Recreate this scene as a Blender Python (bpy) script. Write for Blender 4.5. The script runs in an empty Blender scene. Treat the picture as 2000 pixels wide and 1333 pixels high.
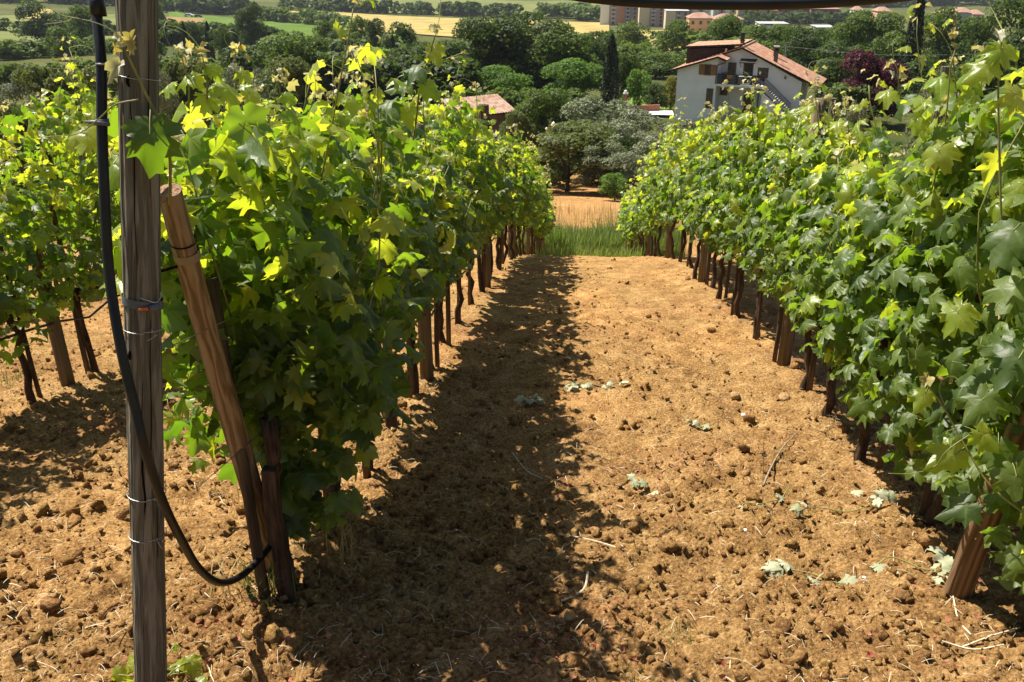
import bpy, math, random
import numpy as np
from mathutils import Matrix, Vector
R = math.radians
SC = bpy.context.scene
COL = SC.collection

# ------------------------------------------------------------------ camera, light, exposure
CAM_H = 1.55; PITCH = 23.9; YAW = 4.35
cam = bpy.data.cameras.new('camera'); cam.sensor_width = 36.0; cam.lens = 36.0*1732/2000
cam.clip_start = 0.05; cam.clip_end = 9000
camo = bpy.data.objects.new('camera', cam); COL.objects.link(camo); SC.camera = camo
camo.location = (0, 0, CAM_H); camo.rotation_euler = (R(90-PITCH), 0, R(YAW))
SUN_EL = 58.0
LH = Vector((0.86, -0.51, 0)).normalized()          # horizontal travel direction of the light
LDIR = (LH*math.cos(R(SUN_EL)) + Vector((0, 0, -math.sin(R(SUN_EL))))).normalized()
w = bpy.data.worlds.new('World'); SC.world = w; w.use_nodes = True
nt = w.node_tree; bgn = nt.nodes['Background']
sky = nt.nodes.new('ShaderNodeTexSky'); sky.sky_type = 'NISHITA'; sky.sun_disc = False
sky.sun_elevation = R(SUN_EL); sky.sun_rotation = math.atan2(-LH.x, -LH.y)
nt.links.new(sky.outputs[0], bgn.inputs[0]); bgn.inputs[1].default_value = 0.05
sun = bpy.data.lights.new('sun', 'SUN'); sun.energy = 5.0; sun.angle = R(0.55); sun.color = (1.0, 0.94, 0.84)
suno = bpy.data.objects.new('sun', sun); COL.objects.link(suno)
suno.rotation_euler = (-LDIR).to_track_quat('Z', 'Y').to_euler(); suno.location = (-20, 10, 30)
SC.view_settings.view_transform = 'Standard'; SC.view_settings.look = 'None'
SC.view_settings.gamma = 1.0; SC.view_settings.exposure = 0.98
SC.cycles.max_bounces = 5; SC.cycles.diffuse_bounces = 1; SC.cycles.glossy_bounces = 2
SC.cycles.transmission_bounces = 3; SC.cycles.transparent_max_bounces = 4

# ------------------------------------------------------------------ helpers
rs = np.random.RandomState(7); random.seed(7)
def _cam():
    p = R(PITCH); a = R(YAW)
    F = np.array([-math.sin(a)*math.cos(p), math.cos(a)*math.cos(p), -math.sin(p)])
    Rt = np.array([math.cos(a), math.sin(a), 0.0]); return F, Rt, np.cross(Rt, F)
_F, _R, _U = _cam()
def ray(px, py): return _F + _R*(px-1000)/1732 + _U*(666.5-py)/1732
def at(px, py, Y):
    d = ray(px, py); return np.array([0, 0, CAM_H]) + d*Y/d[1]

_PY = np.array([-40, -3, 0, 2.4, 3.7, 5, 6.5, 8, 9.5, 12.4, 15.4, 17.6, 22, 27, 33, 40, 60, 80, 95, 120, 200, 300, 450, 550, 900, 1300, 1800, 3000, 6000])
_PZ = np.array([6.5, .6, 0, -.56, -.85, -1.12, -1.4, -1.68, -1.99, -2.67, -3.6, -4.3, -5.9, -7.4, -8.7, -9.96, -13.4, -14.1, -14.6, -16.6, -21.5, -27.5, -36, -41.5, -52, -54, -35, 90, 260])
def _smooth_profile():
    t = np.concatenate([np.linspace(-40, 60, 1200), np.geomspace(60.2, 6000, 1200)])
    z = np.interp(t, _PY, _PZ)
    k = np.ones(21)/21
    zp = np.convolve(np.pad(z, 10, mode='edge'), k, mode='valid'); zp[:12] = z[:12]; zp[-12:] = z[-12:]
    return t, zp
_T, _TZ = _smooth_profile()

def _hash(ix, iy, s):
    h = (ix.astype(np.int64)*374761393 + iy.astype(np.int64)*668265263 + s*2147483647) & 0xffffffff
    h = ((h ^ (h >> 13))*1274126177) & 0xffffffff
    return ((h ^ (h >> 16)) & 0xffff)/65535.0
def noise2(x, y, s=0):
    x = np.asarray(x, float); y = np.asarray(y, float)
    ix = np.floor(x).astype(np.int64); iy = np.floor(y).astype(np.int64); fx = x-ix; fy = y-iy
    u = fx*fx*fx*(fx*(fx*6-15)+10); v = fy*fy*fy*(fy*(fy*6-15)+10)
    a = _hash(ix, iy, s); b = _hash(ix+1, iy, s); c = _hash(ix, iy+1, s); d = _hash(ix+1, iy+1, s)
    return (a*(1-u)+b*u)*(1-v)+(c*(1-u)+d*u)*v*1.0
def fbm(x, y, s=0, o=4):
    t = 0; a = .5
    for k in range(o): t = t+a*(noise2(x*2**k+k*13.7, y*2**k+k*7.1, s+k)-.5); a *= .5
    return t
def worley(x, y, s=0):
    x = np.asarray(x, float); y = np.asarray(y, float)
    ix = np.floor(x).astype(np.int64); iy = np.floor(y).astype(np.int64); best = np.full(x.shape, 9.0)
    for dx in (-1, 0, 1):
        for dy in (-1, 0, 1):
            cx = ix+dx; cy = iy+dy
            px = cx+_hash(cx, cy, s); py = cy+_hash(cx, cy, s+77)
            best = np.minimum(best, (px-x)**2+(py-y)**2)
    return np.sqrt(best)
def gz(x, y):
    x = np.asarray(x, float); y = np.asarray(y, float)
    z = np.interp(y, _T, _TZ)
    z = z+0.022*np.clip(x, -9, 9)*np.clip(1.2-np.maximum(y, 0)/30, 0, 1)
    far = np.clip((y-30)/200, 0, 1)
    z = z+far*(fbm(x/160+5, y/160, 3, 3)*5)*np.clip(y/400, .15, 1.5)
    z = z+np.clip((y-110)/300, 0, 1)*np.clip((-x-60)/260, 0, 1.6)*10
    near = np.clip(1-y/40, 0, 1)
    z = z-.035*np.clip(-x-1.4, 0, 6)*np.clip(1.2-np.maximum(y, 0)/25, 0, 1)
    z = z+near*(fbm(x/1.3, y/1.3, 11, 2)*.09)
    for rx in ROWX: z = z+near*.05*np.exp(-((x-rx)/.28)**2)
    return z
ROWX = (-6.15, -3.6, -1.02, 1.5)
def g1(x, y):
    return float((soil_z if (0 < y < 30 and abs(x) < 7) else gz)(np.array([x]), np.array([y]))[0])

def tag(o, label=None, cat=None, group=None, kind=None):
    if label: o['label'] = label
    if cat: o['category'] = cat
    if group: o['group'] = group
    if kind: o['kind'] = kind
    return o
def thing(name, label, cat, loc=(0, 0, 0), rz=0, group=None):
    o = bpy.data.objects.new(name, None); COL.objects.link(o); o.location = loc; o.rotation_euler = (0, 0, rz)
    o.empty_display_size = .1
    return tag(o, label, cat, group)
def link(name, me, parent=None, mats=None, loc=None):
    o = bpy.data.objects.new(name, me); COL.objects.link(o)
    if parent: o.parent = parent
    if mats:
        for m in (mats if isinstance(mats, (list, tuple)) else [mats]): me.materials.append(m)
    if loc is not None: o.location = loc
    return o
def npmesh(name, V, T, midx=None, smooth=False, attrs=None, cols=None):
    me = bpy.data.meshes.new(name); V = np.asarray(V, np.float32); T = np.asarray(T, np.int32)
    n = T.shape[1]
    me.vertices.add(len(V)); me.vertices.foreach_set('co', V.ravel())
    me.loops.add(T.size); me.loops.foreach_set('vertex_index', T.ravel())
    me.polygons.add(len(T)); me.polygons.foreach_set('loop_start', np.arange(0, T.size, n, dtype=np.int32))
    if midx is not None: me.polygons.foreach_set('material_index', np.asarray(midx, np.int32))
    if smooth: me.polygons.foreach_set('use_smooth', np.ones(len(T), bool))
    for k, a in (attrs or {}).items():
        at_ = me.attributes.new(k, 'FLOAT', 'POINT'); at_.data.foreach_set('value', np.asarray(a, np.float32))
    if cols is not None:
        ca = me.attributes.new('Col', 'FLOAT_COLOR', 'POINT')
        c4 = np.ones((len(V), 4), np.float32); c4[:, :3] = cols; ca.data.foreach_set('color', c4.ravel())
    me.update(calc_edges=True); me.validate()
    return me
class MB:
    """collects simple shapes into one mesh"""
    def __init__(s): s.v = []; s.f = []
    def add(s, v, f):
        b = len(s.v); s.v += [tuple(p) for p in v]; s.f += [tuple(i+b for i in q) for q in f]; return s
    def box(s, x0, x1, y0, y1, z0, z1):
        return s.add([(x0,y0,z0),(x1,y0,z0),(x1,y1,z0),(x0,y1,z0),(x0,y0,z1),(x1,y0,z1),(x1,y1,z1),(x0,y1,z1)],
            [(0,3,2,1),(4,5,6,7),(0,1,5,4),(1,2,6,5),(2,3,7,6),(3,0,4,7)])
    def prism(s, poly, y0, y1):      # polygon in x,z extruded along y (counter-clockwise seen from -y)
        n = len(poly); v = [(x, y0, z) for x, z in poly]+[(x, y1, z) for x, z in poly]
        f = [tuple(range(n)), tuple(range(2*n-1, n-1, -1))]
        f += [(i, n+i, n+(i+1) % n, (i+1) % n) for i in range(n)]
        return s.add(v, f)
    def tube(s, pts, rad, n=8, caps=True):
        pts = [Vector(p) for p in pts]; m = len(pts)
        if not hasattr(rad, '__len__'): rad = [rad]*m
        v = []; prev = None
        for i in range(m):
            t = (pts[min(i+1, m-1)]-pts[max(i-1, 0)])
            if t.length < 1e-9: t = Vector((0, 0, 1))
            t.normalize()
            a = prev if prev is not None else (Vector((1, 0, 0)) if abs(t.x) < .8 else Vector((0, 1, 0)))
            a = (a-t*a.dot(t)); a.normalize(); prev = a; b = t.cross(a)
            for k in range(n):
                th = 2*math.pi*k/n; v.append(pts[i]+(a*math.cos(th)+b*math.sin(th))*rad[i])
        f = []
        for i in range(m-1):
            for k in range(n):
                f.append((i*n+k, i*n+(k+1) % n, (i+1)*n+(k+1) % n, (i+1)*n+k))
        if caps: f += [tuple(range(n-1, -1, -1)), tuple(range((m-1)*n, m*n))]
        return s.add(v, f)
    def build(s, name, mat, parent=None, smooth=False, loc=None):
        me = bpy.data.meshes.new(name); me.from_pydata([tuple(p) for p in s.v], [], s.f)
        if smooth: me.polygons.foreach_set('use_smooth', np.ones(len(me.polygons), bool))
        me.update(); return link(name, me, parent, mat, loc)
def spline(P, n=8):
    P = [Vector(p) for p in P]; out = []
    Q = [P[0]*2-P[1]]+P+[P[-1]*2-P[-2]]
    for i in range(1, len(Q)-2):
        for k in range(n):
            t = k/n; a, b, c, d = Q[i-1], Q[i], Q[i+1], Q[i+2]
            out.append(.5*((2*b)+(c-a)*t+(2*a-5*b+4*c-d)*t*t+(3*b-a-3*c+d)*t**3))
    out.append(P[-1]); return out

# ------------------------------------------------------------------ materials
def mat(name, color, rough=.8, spec=.3, c2=None, nscale=20, bump=0, bscale=60, stretch=None, metal=0, attr=None, detail=5):
    m = bpy.data.materials.new(name); m.use_nodes = True; n = m.node_tree; N = n.nodes; L = n.links
    b = N['Principled BSDF']; b.inputs['Roughness'].default_value = rough; b.inputs['Metallic'].default_value = metal
    b.inputs['Specular IOR Level'].default_value = spec
    tc = N.new('ShaderNodeTexCoord'); mp = N.new('ShaderNodeMapping'); L.new(tc.outputs['Object'], mp.inputs[0])
    if stretch: mp.inputs['Scale'].default_value = stretch
    if c2 is not None:
        no = N.new('ShaderNodeTexNoise'); no.inputs['Scale'].default_value = nscale; no.inputs['Detail'].default_value = detail
        L.new(mp.outputs[0], no.inputs['Vector'])
        rp = N.new('ShaderNodeValToRGB'); rp.color_ramp.elements[0].position = .35; rp.color_ramp.elements[1].position = .65
        rp.color_ramp.elements[0].color = (*color, 1); rp.color_ramp.elements[1].color = (*c2, 1)
        L.new(no.outputs['Fac'], rp.inputs[0]); L.new(rp.outputs[0], b.inputs['Base Color'])
    else: b.inputs['Base Color'].default_value = (*color, 1)
    if bump:
        n2 = N.new('ShaderNodeTexNoise'); n2.inputs['Scale'].default_value = bscale; n2.inputs['Detail'].default_value = 5
        L.new(mp.outputs[0], n2.inputs['Vector']); bp = N.new('ShaderNodeBump'); bp.inputs['Strength'].default_value = bump
        bp.inputs['Distance'].default_value = .02
        L.new(n2.outputs['Fac'], bp.inputs['Height']); L.new(bp.outputs[0], b.inputs['Normal'])
    return m
def leafmat(name, ca, cb, ta, tb, tw=.4, rough=.38, spec=.5, back=None, vein=None, coat=0.0):
    """thin leaf: coloured by a per-leaf random number, lets light through, paler underside"""
    m = bpy.data.materials.new(name); m.use_nodes = True; n = m.node_tree; N = n.nodes; L = n.links
    b = N['Principled BSDF']; b.inputs['Roughness'].default_value = rough; b.inputs['Specular IOR Level'].default_value = spec
    at_ = N.new('ShaderNodeAttribute'); at_.attribute_name = 'rnd'; oi = N.new('ShaderNodeObjectInfo')
    ad = N.new('ShaderNodeMath'); ad.operation = 'ADD'; L.new(at_.outputs['Fac'], ad.inputs[0]); L.new(oi.outputs['Random'], ad.inputs[1])
    fr = N.new('ShaderNodeMath'); fr.operation = 'FRACT'; L.new(ad.outputs[0], fr.inputs[0])
    def mix(f, A, B):
        x = N.new('ShaderNodeMix'); x.data_type = 'RGBA'
        if hasattr(f, 'links') or not isinstance(f, float): L.new(f, x.inputs[0])
        else: x.inputs[0].default_value = f
        for s, v in ((6, A), (7, B)):
            if isinstance(v, tuple): x.inputs[s].default_value = (*v, 1)
            else: L.new(v, x.inputs[s])
        return x.outputs[2]
    col = mix(fr.outputs[0], ca, cb); tr = mix(fr.outputs[0], ta, tb)
    if vein:
        va = N.new('ShaderNodeAttribute'); va.attribute_name = 'vein'
        pw = N.new('ShaderNodeMath'); pw.operation = 'POWER'; pw.inputs[1].default_value = 7; L.new(va.outputs['Fac'], pw.inputs[0])
        ml = N.new('ShaderNodeMath'); ml.operation = 'MULTIPLY'; ml.inputs[1].default_value = .6; L.new(pw.outputs[0], ml.inputs[0])
        col = mix(ml.outputs[0], col, vein)
        tc = N.new('ShaderNodeTexCoord'); no = N.new('ShaderNodeTexNoise'); no.inputs['Scale'].default_value = 4.5; no.inputs['Detail'].default_value = 3
        L.new(tc.outputs['Generated'], no.inputs['Vector'])
        bp = N.new('ShaderNodeBump'); bp.inputs['Strength'].default_value = .4; bp.inputs['Distance'].default_value = .006
        sb = N.new('ShaderNodeMath'); sb.operation = 'SUBTRACT'; L.new(no.outputs['Fac'], sb.inputs[0]); L.new(pw.outputs[0], sb.inputs[1])
        L.new(sb.outputs[0], bp.inputs['Height']); L.new(bp.outputs[0], b.inputs['Normal'])
    if back:
        ge = N.new('ShaderNodeNewGeometry'); col = mix(ge.outputs['Backfacing'], col, back)
    L.new(col, b.inputs['Base Color'])
    t = N.new('ShaderNodeBsdfTranslucent'); L.new(tr, t.inputs[0])
    ms = N.new('ShaderNodeMixShader'); ms.inputs[0].default_value = tw
    L.new(b.outputs[0], ms.inputs[1]); L.new(t.outputs[0], ms.inputs[2]); L.new(ms.outputs[0], N['Material Output'].inputs[0])
    return m
LEAF = leafmat('vine_leaf', (.042, .074, .012), (.125, .172, .026), (.18, .36, .01), (.40, .60, .02), .45, .48, .6, (.13, .19, .085), (.2, .27, .09))
YOUNG = leafmat('young_vine_leaf', (.15, .24, .03), (.27, .33, .05), (.58, .74, .02), (.85, .85, .05), .52, .36, .6, (.26, .3, .12), (.4, .42, .15))
TIP = leafmat('shoot_tip_leaf', (.40, .34, .10), (.62, .60, .46), (.75, .6, .08), (.8, .72, .2), .35, .55, .3, (.7, .68, .55))
STEM = mat('green_shoot', (.17, .2, .05), .5, .4, (.3, .26, .09), 30)
TENDRIL = mat('tendril', (.42, .45, .12), .45, .4)
BARK = mat('vine_bark', (.035, .022, .014), .95, .1, (.11, .07, .045), 45, .9, 60, (1, 1, .15))
STAKE = mat('weathered_stake', (.06, .04, .025), .9, .1, (.15, .10, .06), 40, .6, 70, (1, 1, .08))
PALEPOST = mat('pale_post', (.10, .075, .045), .85, .15, (.20, .15, .09), 30, .5, 60, (1, 1, .06))

def wood_mat(name, a, b_, c, ringscale=9, dist=6, st=(1, 1, .09), crack=.5):
    m = bpy.data.materials.new(name); m.use_nodes = True; n = m.node_tree; N = n.nodes; L = n.links; b = N['Principled BSDF']
    b.inputs['Roughness'].default_value = .95; b.inputs['Specular IOR Level'].default_value = .04
    tc = N.new('ShaderNodeTexCoord'); mp = N.new('ShaderNodeMapping'); mp.inputs['Scale'].default_value = st; L.new(tc.outputs['Object'], mp.inputs[0])
    wv = N.new('ShaderNodeTexWave'); wv.wave_type = 'BANDS'; wv.inputs['Scale'].default_value = ringscale; wv.inputs['Distortion'].default_value = dist
    wv.inputs['Detail'].default_value = 3; wv.inputs['Detail Scale'].default_value = 2.2; L.new(mp.outputs[0], wv.inputs['Vector'])
    no = N.new('ShaderNodeTexNoise'); no.inputs['Scale'].default_value = 55; no.inputs['Detail'].default_value = 6; L.new(mp.outputs[0], no.inputs['Vector'])
    rp = N.new('ShaderNodeValToRGB'); e = rp.color_ramp.elements; e[0].color = (*a, 1); e[1].color = (*c, 1); e[0].position = .1; e[1].position = .9
    x = rp.color_ramp.elements.new(.5); x.color = (*b_, 1)
    mx = N.new('ShaderNodeMath'); mx.operation = 'MULTIPLY_ADD'; mx.inputs[1].default_value = .55; L.new(wv.outputs['Fac'], mx.inputs[0])
    sc = N.new('ShaderNodeMath'); sc.operation = 'MULTIPLY'; sc.inputs[1].default_value = .5; L.new(no.outputs['Fac'], sc.inputs[0]); L.new(sc.outputs[0], mx.inputs[2])
    L.new(mx.outputs[0], rp.inputs[0]); L.new(rp.outputs[0], b.inputs['Base Color'])
    bp = N.new('ShaderNodeBump'); bp.inputs['Strength'].default_value = crack; bp.inputs['Distance'].default_value = .012
    L.new(mx.outputs[0], bp.inputs['Height']); L.new(bp.outputs[0], b.inputs['Normal'])
    return m
GREYWOOD = wood_mat('grey_post_wood', (.10, .088, .064), (.17, .15, .11), (.25, .23, .18), 17, 9, (1, 1, .10), 1.0)
WARMWOOD = wood_mat('warm_strut_wood', (.14, .085, .04), (.27, .175, .09), (.39, .28, .16), 13, 11, (1, 1, .13), .3)
BROWNWOOD = wood_mat('brown_strut_wood', (.085, .05, .024), (.18, .105, .05), (.27, .175, .095), 12, 5, (1, 1, .1), .4)
ENDGRAIN = mat('end_grain', (.24, .13, .08), .9, .1, (.42, .27, .18), 90, .8, 120)
CRACK = mat('dark_crack', (.012, .009, .006), 1, 0)
HOSE = mat('black_hose', (.006, .006, .007), .42, .35, (.018, .016, .014), 14)
TIE = mat('grey_tie', (.10, .11, .13), .5, .5)
STEEL = mat('galvanised_wire', (.45, .45, .44), .35, .6, metal=.8)
REDBIT = mat('orange_plastic', (.55, .12, .03), .4, .5)

def soil_mat(name, dark, mid, light):
    m = bpy.data.materials.new(name); m.use_nodes = True; n = m.node_tree; N = n.nodes; L = n.links; b = N['Principled BSDF']
    b.inputs['Roughness'].default_value = 1; b.inputs['Specular IOR Level'].default_value = .08
    tc = N.new('ShaderNodeTexCoord'); at_ = N.new('ShaderNodeAttribute'); at_.attribute_name = 'Col'
    n1 = N.new('ShaderNodeTexNoise'); n1.inputs['Scale'].default_value = 5; n1.inputs['Detail'].default_value = 9; n1.inputs['Roughness'].default_value = .7
    n2 = N.new('ShaderNodeTexNoise'); n2.inputs['Scale'].default_value = 75; n2.inputs['Detail'].default_value = 4
    L.new(tc.outputs['Object'], n1.inputs['Vector']); L.new(tc.outputs['Object'], n2.inputs['Vector'])
    s = N.new('ShaderNodeMath'); s.operation = 'MULTIPLY_ADD'; s.inputs[1].default_value = .5; L.new(n2.outputs['Fac'], s.inputs[0])
    h = N.new('ShaderNodeMath'); h.operation = 'MULTIPLY'; h.inputs[1].default_value = .5; L.new(n1.outputs['Fac'], h.inputs[0]); L.new(h.outputs[0], s.inputs[2])
    rp = N.new('ShaderNodeValToRGB'); e = rp.color_ramp.elements; e[0].position = .36; e[0].color = (*dark, 1); e[1].position = .64; e[1].color = (*light, 1)
    x = e.new(.5); x.color = (*mid, 1); L.new(s.outputs[0], rp.inputs[0])
    mx = N.new('ShaderNodeMix'); mx.data_type = 'RGBA'; mx.blend_type = 'MULTIPLY'; mx.inputs[0].default_value = 1
    L.new(rp.outputs[0], mx.inputs[6]); L.new(at_.outputs['Color'], mx.inputs[7]); L.new(mx.outputs[2], b.inputs['Base Color'])
    n3 = N.new('ShaderNodeTexNoise'); n3.inputs['Scale'].default_value = 70; n3.inputs['Detail'].default_value = 5; n3.inputs['Roughness'].default_value = .7
    L.new(tc.outputs['Object'], n3.inputs['Vector'])
    bp = N.new('ShaderNodeBump'); bp.inputs['Strength'].default_value = 1.0; bp.inputs['Distance'].default_value = .026
    L.new(n3.outputs['Fac'], bp.inputs['Height']); L.new(bp.outputs[0], b.inputs['Normal'])
    return m
SOIL = soil_mat('tilled_soil', (.15, .076, .029), (.38, .217, .078), (.66, .43, .185))
CLOD = soil_mat('soil_clod', (.16, .08, .030), (.35, .195, .068), (.56, .35, .14))
def field_mat(name, c1, c2, scale, bscale):
    m = mat(name, c1, 1, .05, c2, scale, .8, bscale, detail=8); return m

# ------------------------------------------------------------------ ground near the camera (tilled vineyard soil)
def soil_z(X, Y):
    X = np.asarray(X, float); Y = np.asarray(Y, float); dd = np.clip(Y, 1, 99); Z = gz(X, Y)
    Z = Z+fbm(X*3.1, Y*3.1, 31, 3)*.075
    rough = np.clip(.8+2.2*fbm(X*1.3, Y*1.3, 41, 3), .3, 1.5)
    wx = X+fbm(X*9, Y*9, 17, 3)*.09; wy = Y+fbm(X*9, Y*9, 18, 3)*.09
    tex = (1-worley(wx*12, wy*12, 5))*.034+(1-worley(wx*29, wy*29, 9))*.015*np.clip(8/dd, 0, 1)+(1-worley(wx*5, wy*5, 15))*.03-.045
    return Z+tex*rough+fbm(X*34, Y*34, 51, 3)*.055*np.clip(6/dd, 0, 1)
def build_soil():
    yy = [-2.0]; 
    while yy[-1] < 33: yy.append(yy[-1]+max(.0105, .006*abs(yy[-1]-.3)) if yy[-1] > 1.1 else yy[-1]+.05)
    yy = np.array(yy); nx = 530
    t = np.linspace(0, 1, nx)
    lo = -(np.maximum(yy, 0)*.95+2.2); hi = np.maximum(yy, 0)*.75+2.2
    lo = np.maximum(lo, -16); hi = np.minimum(hi, 12)
    X = lo[:, None]+(hi-lo)[:, None]*t; Y = np.repeat(yy[:, None], nx, 1)
    Z = soil_z(X, Y)
    V = np.stack([X, Y, Z], -1).reshape(-1, 3)
    i = np.arange(len(yy)-1)[:, None]*nx+np.arange(nx-1)[None]
    Q = np.stack([i, i+1, i+nx+1, i+nx], -1).reshape(-1, 4)
    # the soil's own colour: golden in the middle lane, redder and darker with litter beside the rows
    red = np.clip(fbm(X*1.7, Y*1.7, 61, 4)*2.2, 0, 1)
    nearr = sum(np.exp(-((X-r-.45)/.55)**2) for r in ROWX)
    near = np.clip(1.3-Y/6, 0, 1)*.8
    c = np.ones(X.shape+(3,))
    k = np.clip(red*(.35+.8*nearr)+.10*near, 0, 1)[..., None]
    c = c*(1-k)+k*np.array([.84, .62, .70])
    pale = np.clip(fbm(X*.9+9, Y*.9, 71, 4)*3, 0, 1)[..., None]
    c = c*(1-pale)+pale*np.array([1.18, 1.10, 1.05])
    strawy = np.clip((Y-26)/8, 0, 1)[..., None]; c = c*(1-strawy)+strawy*np.array([.95, .85, .8])
    me = npmesh('vineyard_soil', V, Q, smooth=True, cols=c.reshape(-1, 3))
    o = link('vineyard_soil', me, None, SOIL); tag(o, kind='structure')
build_soil()

def ico(sub):
    import bmesh
    bm = bmesh.new(); bmesh.ops.create_icosphere(bm, subdivisions=sub, radius=1)
    V = np.array([v.co[:] for v in bm.verts]); T = np.array([[v.index for v in f.verts] for f in bm.faces]); bm.free(); return V, T
I1 = ico(1); I2 = ico(2)
def scatter_join(protoV, protoT, pos, Rm, scale, jitter=0.0):
    n = len(pos); nv = len(protoV)
    P = np.repeat(protoV[None], n, 0)
    if jitter: P = P*(1+jitter*(rs.rand(n, nv, 1)-.5)*2)
    P = P*scale[:, None, :] if scale.ndim == 2 else P*scale[:, None, None]
    P = np.einsum('nij,nvj->nvi', Rm, P)+pos[:, None]
    T = (protoT[None]+(np.arange(n)*nv)[:, None, None]).reshape(-1, protoT.shape[1])
    return P.reshape(-1, 3), T
def randrot(n, tilt=math.pi):
    q = rs.randn(n, 4); q /= np.linalg.norm(q, axis=1, keepdims=True); a, b, c, d = q.T
    return np.stack([np.stack([1-2*(c*c+d*d), 2*(b*c-a*d), 2*(b*d+a*c)], -1), np.stack([2*(b*c+a*d), 1-2*(b*b+d*d), 2*(c*d-a*b)], -1), np.stack([2*(b*d-a*c), 2*(c*d+a*b), 1-2*(b*b+c*c)], -1)], 1)
def zrot(a, tilt=0):
    n = len(a); c, s = np.cos(a), np.sin(a); M = np.zeros((n, 3, 3)); M[:, 0, 0] = c; M[:, 0, 1] = -s; M[:, 1, 0] = s; M[:, 1, 1] = c; M[:, 2, 2] = 1
    if tilt:
        b = (rs.rand(n)-.5)*2*tilt; T = np.zeros((n, 3, 3)); T[:, 0, 0] = 1; T[:, 1, 1] = np.cos(b); T[:, 1, 2] = -np.sin(b); T[:, 2, 1] = np.sin(b); T[:, 2, 2] = np.cos(b)
        M = M @ T
    return M
def ground_points(n, y0, y1, p=1.0):
    """more of them close by, within the wedge of ground in front of the camera"""
    y = y0*(y1/y0)**(rs.rand(n)**p)
    x = -(y*.8+.8)+rs.rand(n)*(y*1.4+1.8)
    return x, y
def clods(n, y0, y1, smin, smax, proto, name, cscale=(1, 1, 1)):
    x, y = ground_points(n, y0, y1)
    keep = (fbm(x*1.3, y*1.3, 41, 3)+.14*rs.randn(n)) > -.10; x, y = x[keep], y[keep]; n = len(x)
    s = smin+(smax-smin)*rs.rand(n)**3
    sc = np.stack([s*(.8+.5*rs.rand(n)), s*(.8+.5*rs.rand(n)), s*(.5+.35*rs.rand(n))], -1)
    pos = np.stack([x, y, soil_z(x, y)+s*.22], -1)
    V, T = scatter_join(proto[0], proto[1], pos, randrot(n), sc, .62 if len(proto[0]) < 20 else .42)
    g = .82+.34*rs.rand(n); c = np.repeat(np.stack([g, g*(.93+.09*rs.rand(n)), g*(.9+.15*rs.rand(n))], -1), len(proto[0]), 0)
    return V, T, c
va, ta, ca = clods(29000, 1.3, 11, .0035, .017, I1, 'c'); vb, tb, cb = clods(2600, 1.5, 24, .012, .036, I2, 'c')
me = npmesh('soil_clods', np.concatenate([va, vb]), np.concatenate([ta, tb+len(va)]), cols=np.concatenate([ca, cb]))
tag(link('soil_clods', me, None, CLOD), 'crumbly ochre soil clods strewn over the tilled vineyard lane', 'soil clods', kind='stuff')

# straw, twiglets and litter flakes lying on the soil
STRAW = leafmat('straw', (.38, .28, .15), (.72, .60, .40), (.3, .25, .1), (.3, .25, .1), .1, .6, .3)
LITTER = leafmat('dry_litter', (.27, .055, .03), (.46, .21, .13), (.3, .08, .04), (.4, .16, .06), .15, .7, .2)
def straw(n, y0, y1, l0, l1, wd, name, m, label, cat):
    x, y = ground_points(n, y0, y1)
    rightness = np.clip((x-.2*y)/2, 0, 1)
    keep = rs.rand(n) < (.45+.55*np.clip(fbm(x*.7+3, y*.7, 81, 3)*3+.3+rightness*.5, 0, 1)); x, y = x[keep], y[keep]; n = len(x)
    proto = np.array([[-.5, -.5, 0], [-.5, .5, 0], [-.15, -.5, .12], [-.15, .5, .12], [.2, -.5, .13], [.2, .5, .13], [.5, -.35, .0], [.5, .35, .0]])
    T = np.array([[0, 2, 1], [1, 2, 3], [2, 4, 3], [3, 4, 5], [4, 6, 5], [5, 6, 7]])
    ln = l0+(l1-l0)*rs.rand(n)**2; sc = np.stack([ln, wd*(.6+.8*rs.rand(n)), ln*(.3+rs.rand(n)*1.2)], -1)
    pos = np.stack([x, y, soil_z(x, y)+.006+.012*rs.rand(n)], -1)
    V, TT = scatter_join(proto, T, pos, zrot(rs.rand(n)*6.283, .5), sc, .0)
    me = npmesh(name, V, TT, attrs={'rnd': np.repeat(rs.rand(n), 8)})
    tag(link(name, me, None, m), label, cat, kind='stuff')
straw(15000, 1.4, 10, .008, .075, .0019, 'straw', STRAW, 'thin pale straw stalks scattered over the bare soil', 'straw')
def flakes():
    n = 11000; x, y = ground_points(n, 1.5, 16)
    nr = sum(np.exp(-((x-r-.55)/.6)**2) for r in ROWX); keep = rs.rand(n) < .06+(.45+.7*nr)*np.clip(fbm(x*1.7, y*1.7, 61, 4)*5, 0, 1)
    x, y = x[keep], y[keep]; n = len(x)
    P = np.array([[0, 0, .1], [1, 0, .5], [.3, .6, -.1], [-.7, .5, .5], [-.9, -.3, .1], [.2, -.6, .7]]); T = np.array([[0, 1, 2], [0, 2, 3], [0, 3, 4], [0, 4, 5], [0, 5, 1]])
    s = .004+.009*rs.rand(n)**2
    pos = np.stack([x, y, soil_z(x, y)+.012], -1)
    V, TT = scatter_join(P, T, pos, zrot(rs.rand(n)*6.28, .9), s, .3)
    me = npmesh('leaf_litter', V, TT, attrs={'rnd': np.repeat(rs.rand(n), 6)})
    tag(link('leaf_litter', me, None, LITTER), 'small reddish brown dry leaf flakes along the vine rows', 'leaf litter', kind='stuff')
flakes()

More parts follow.
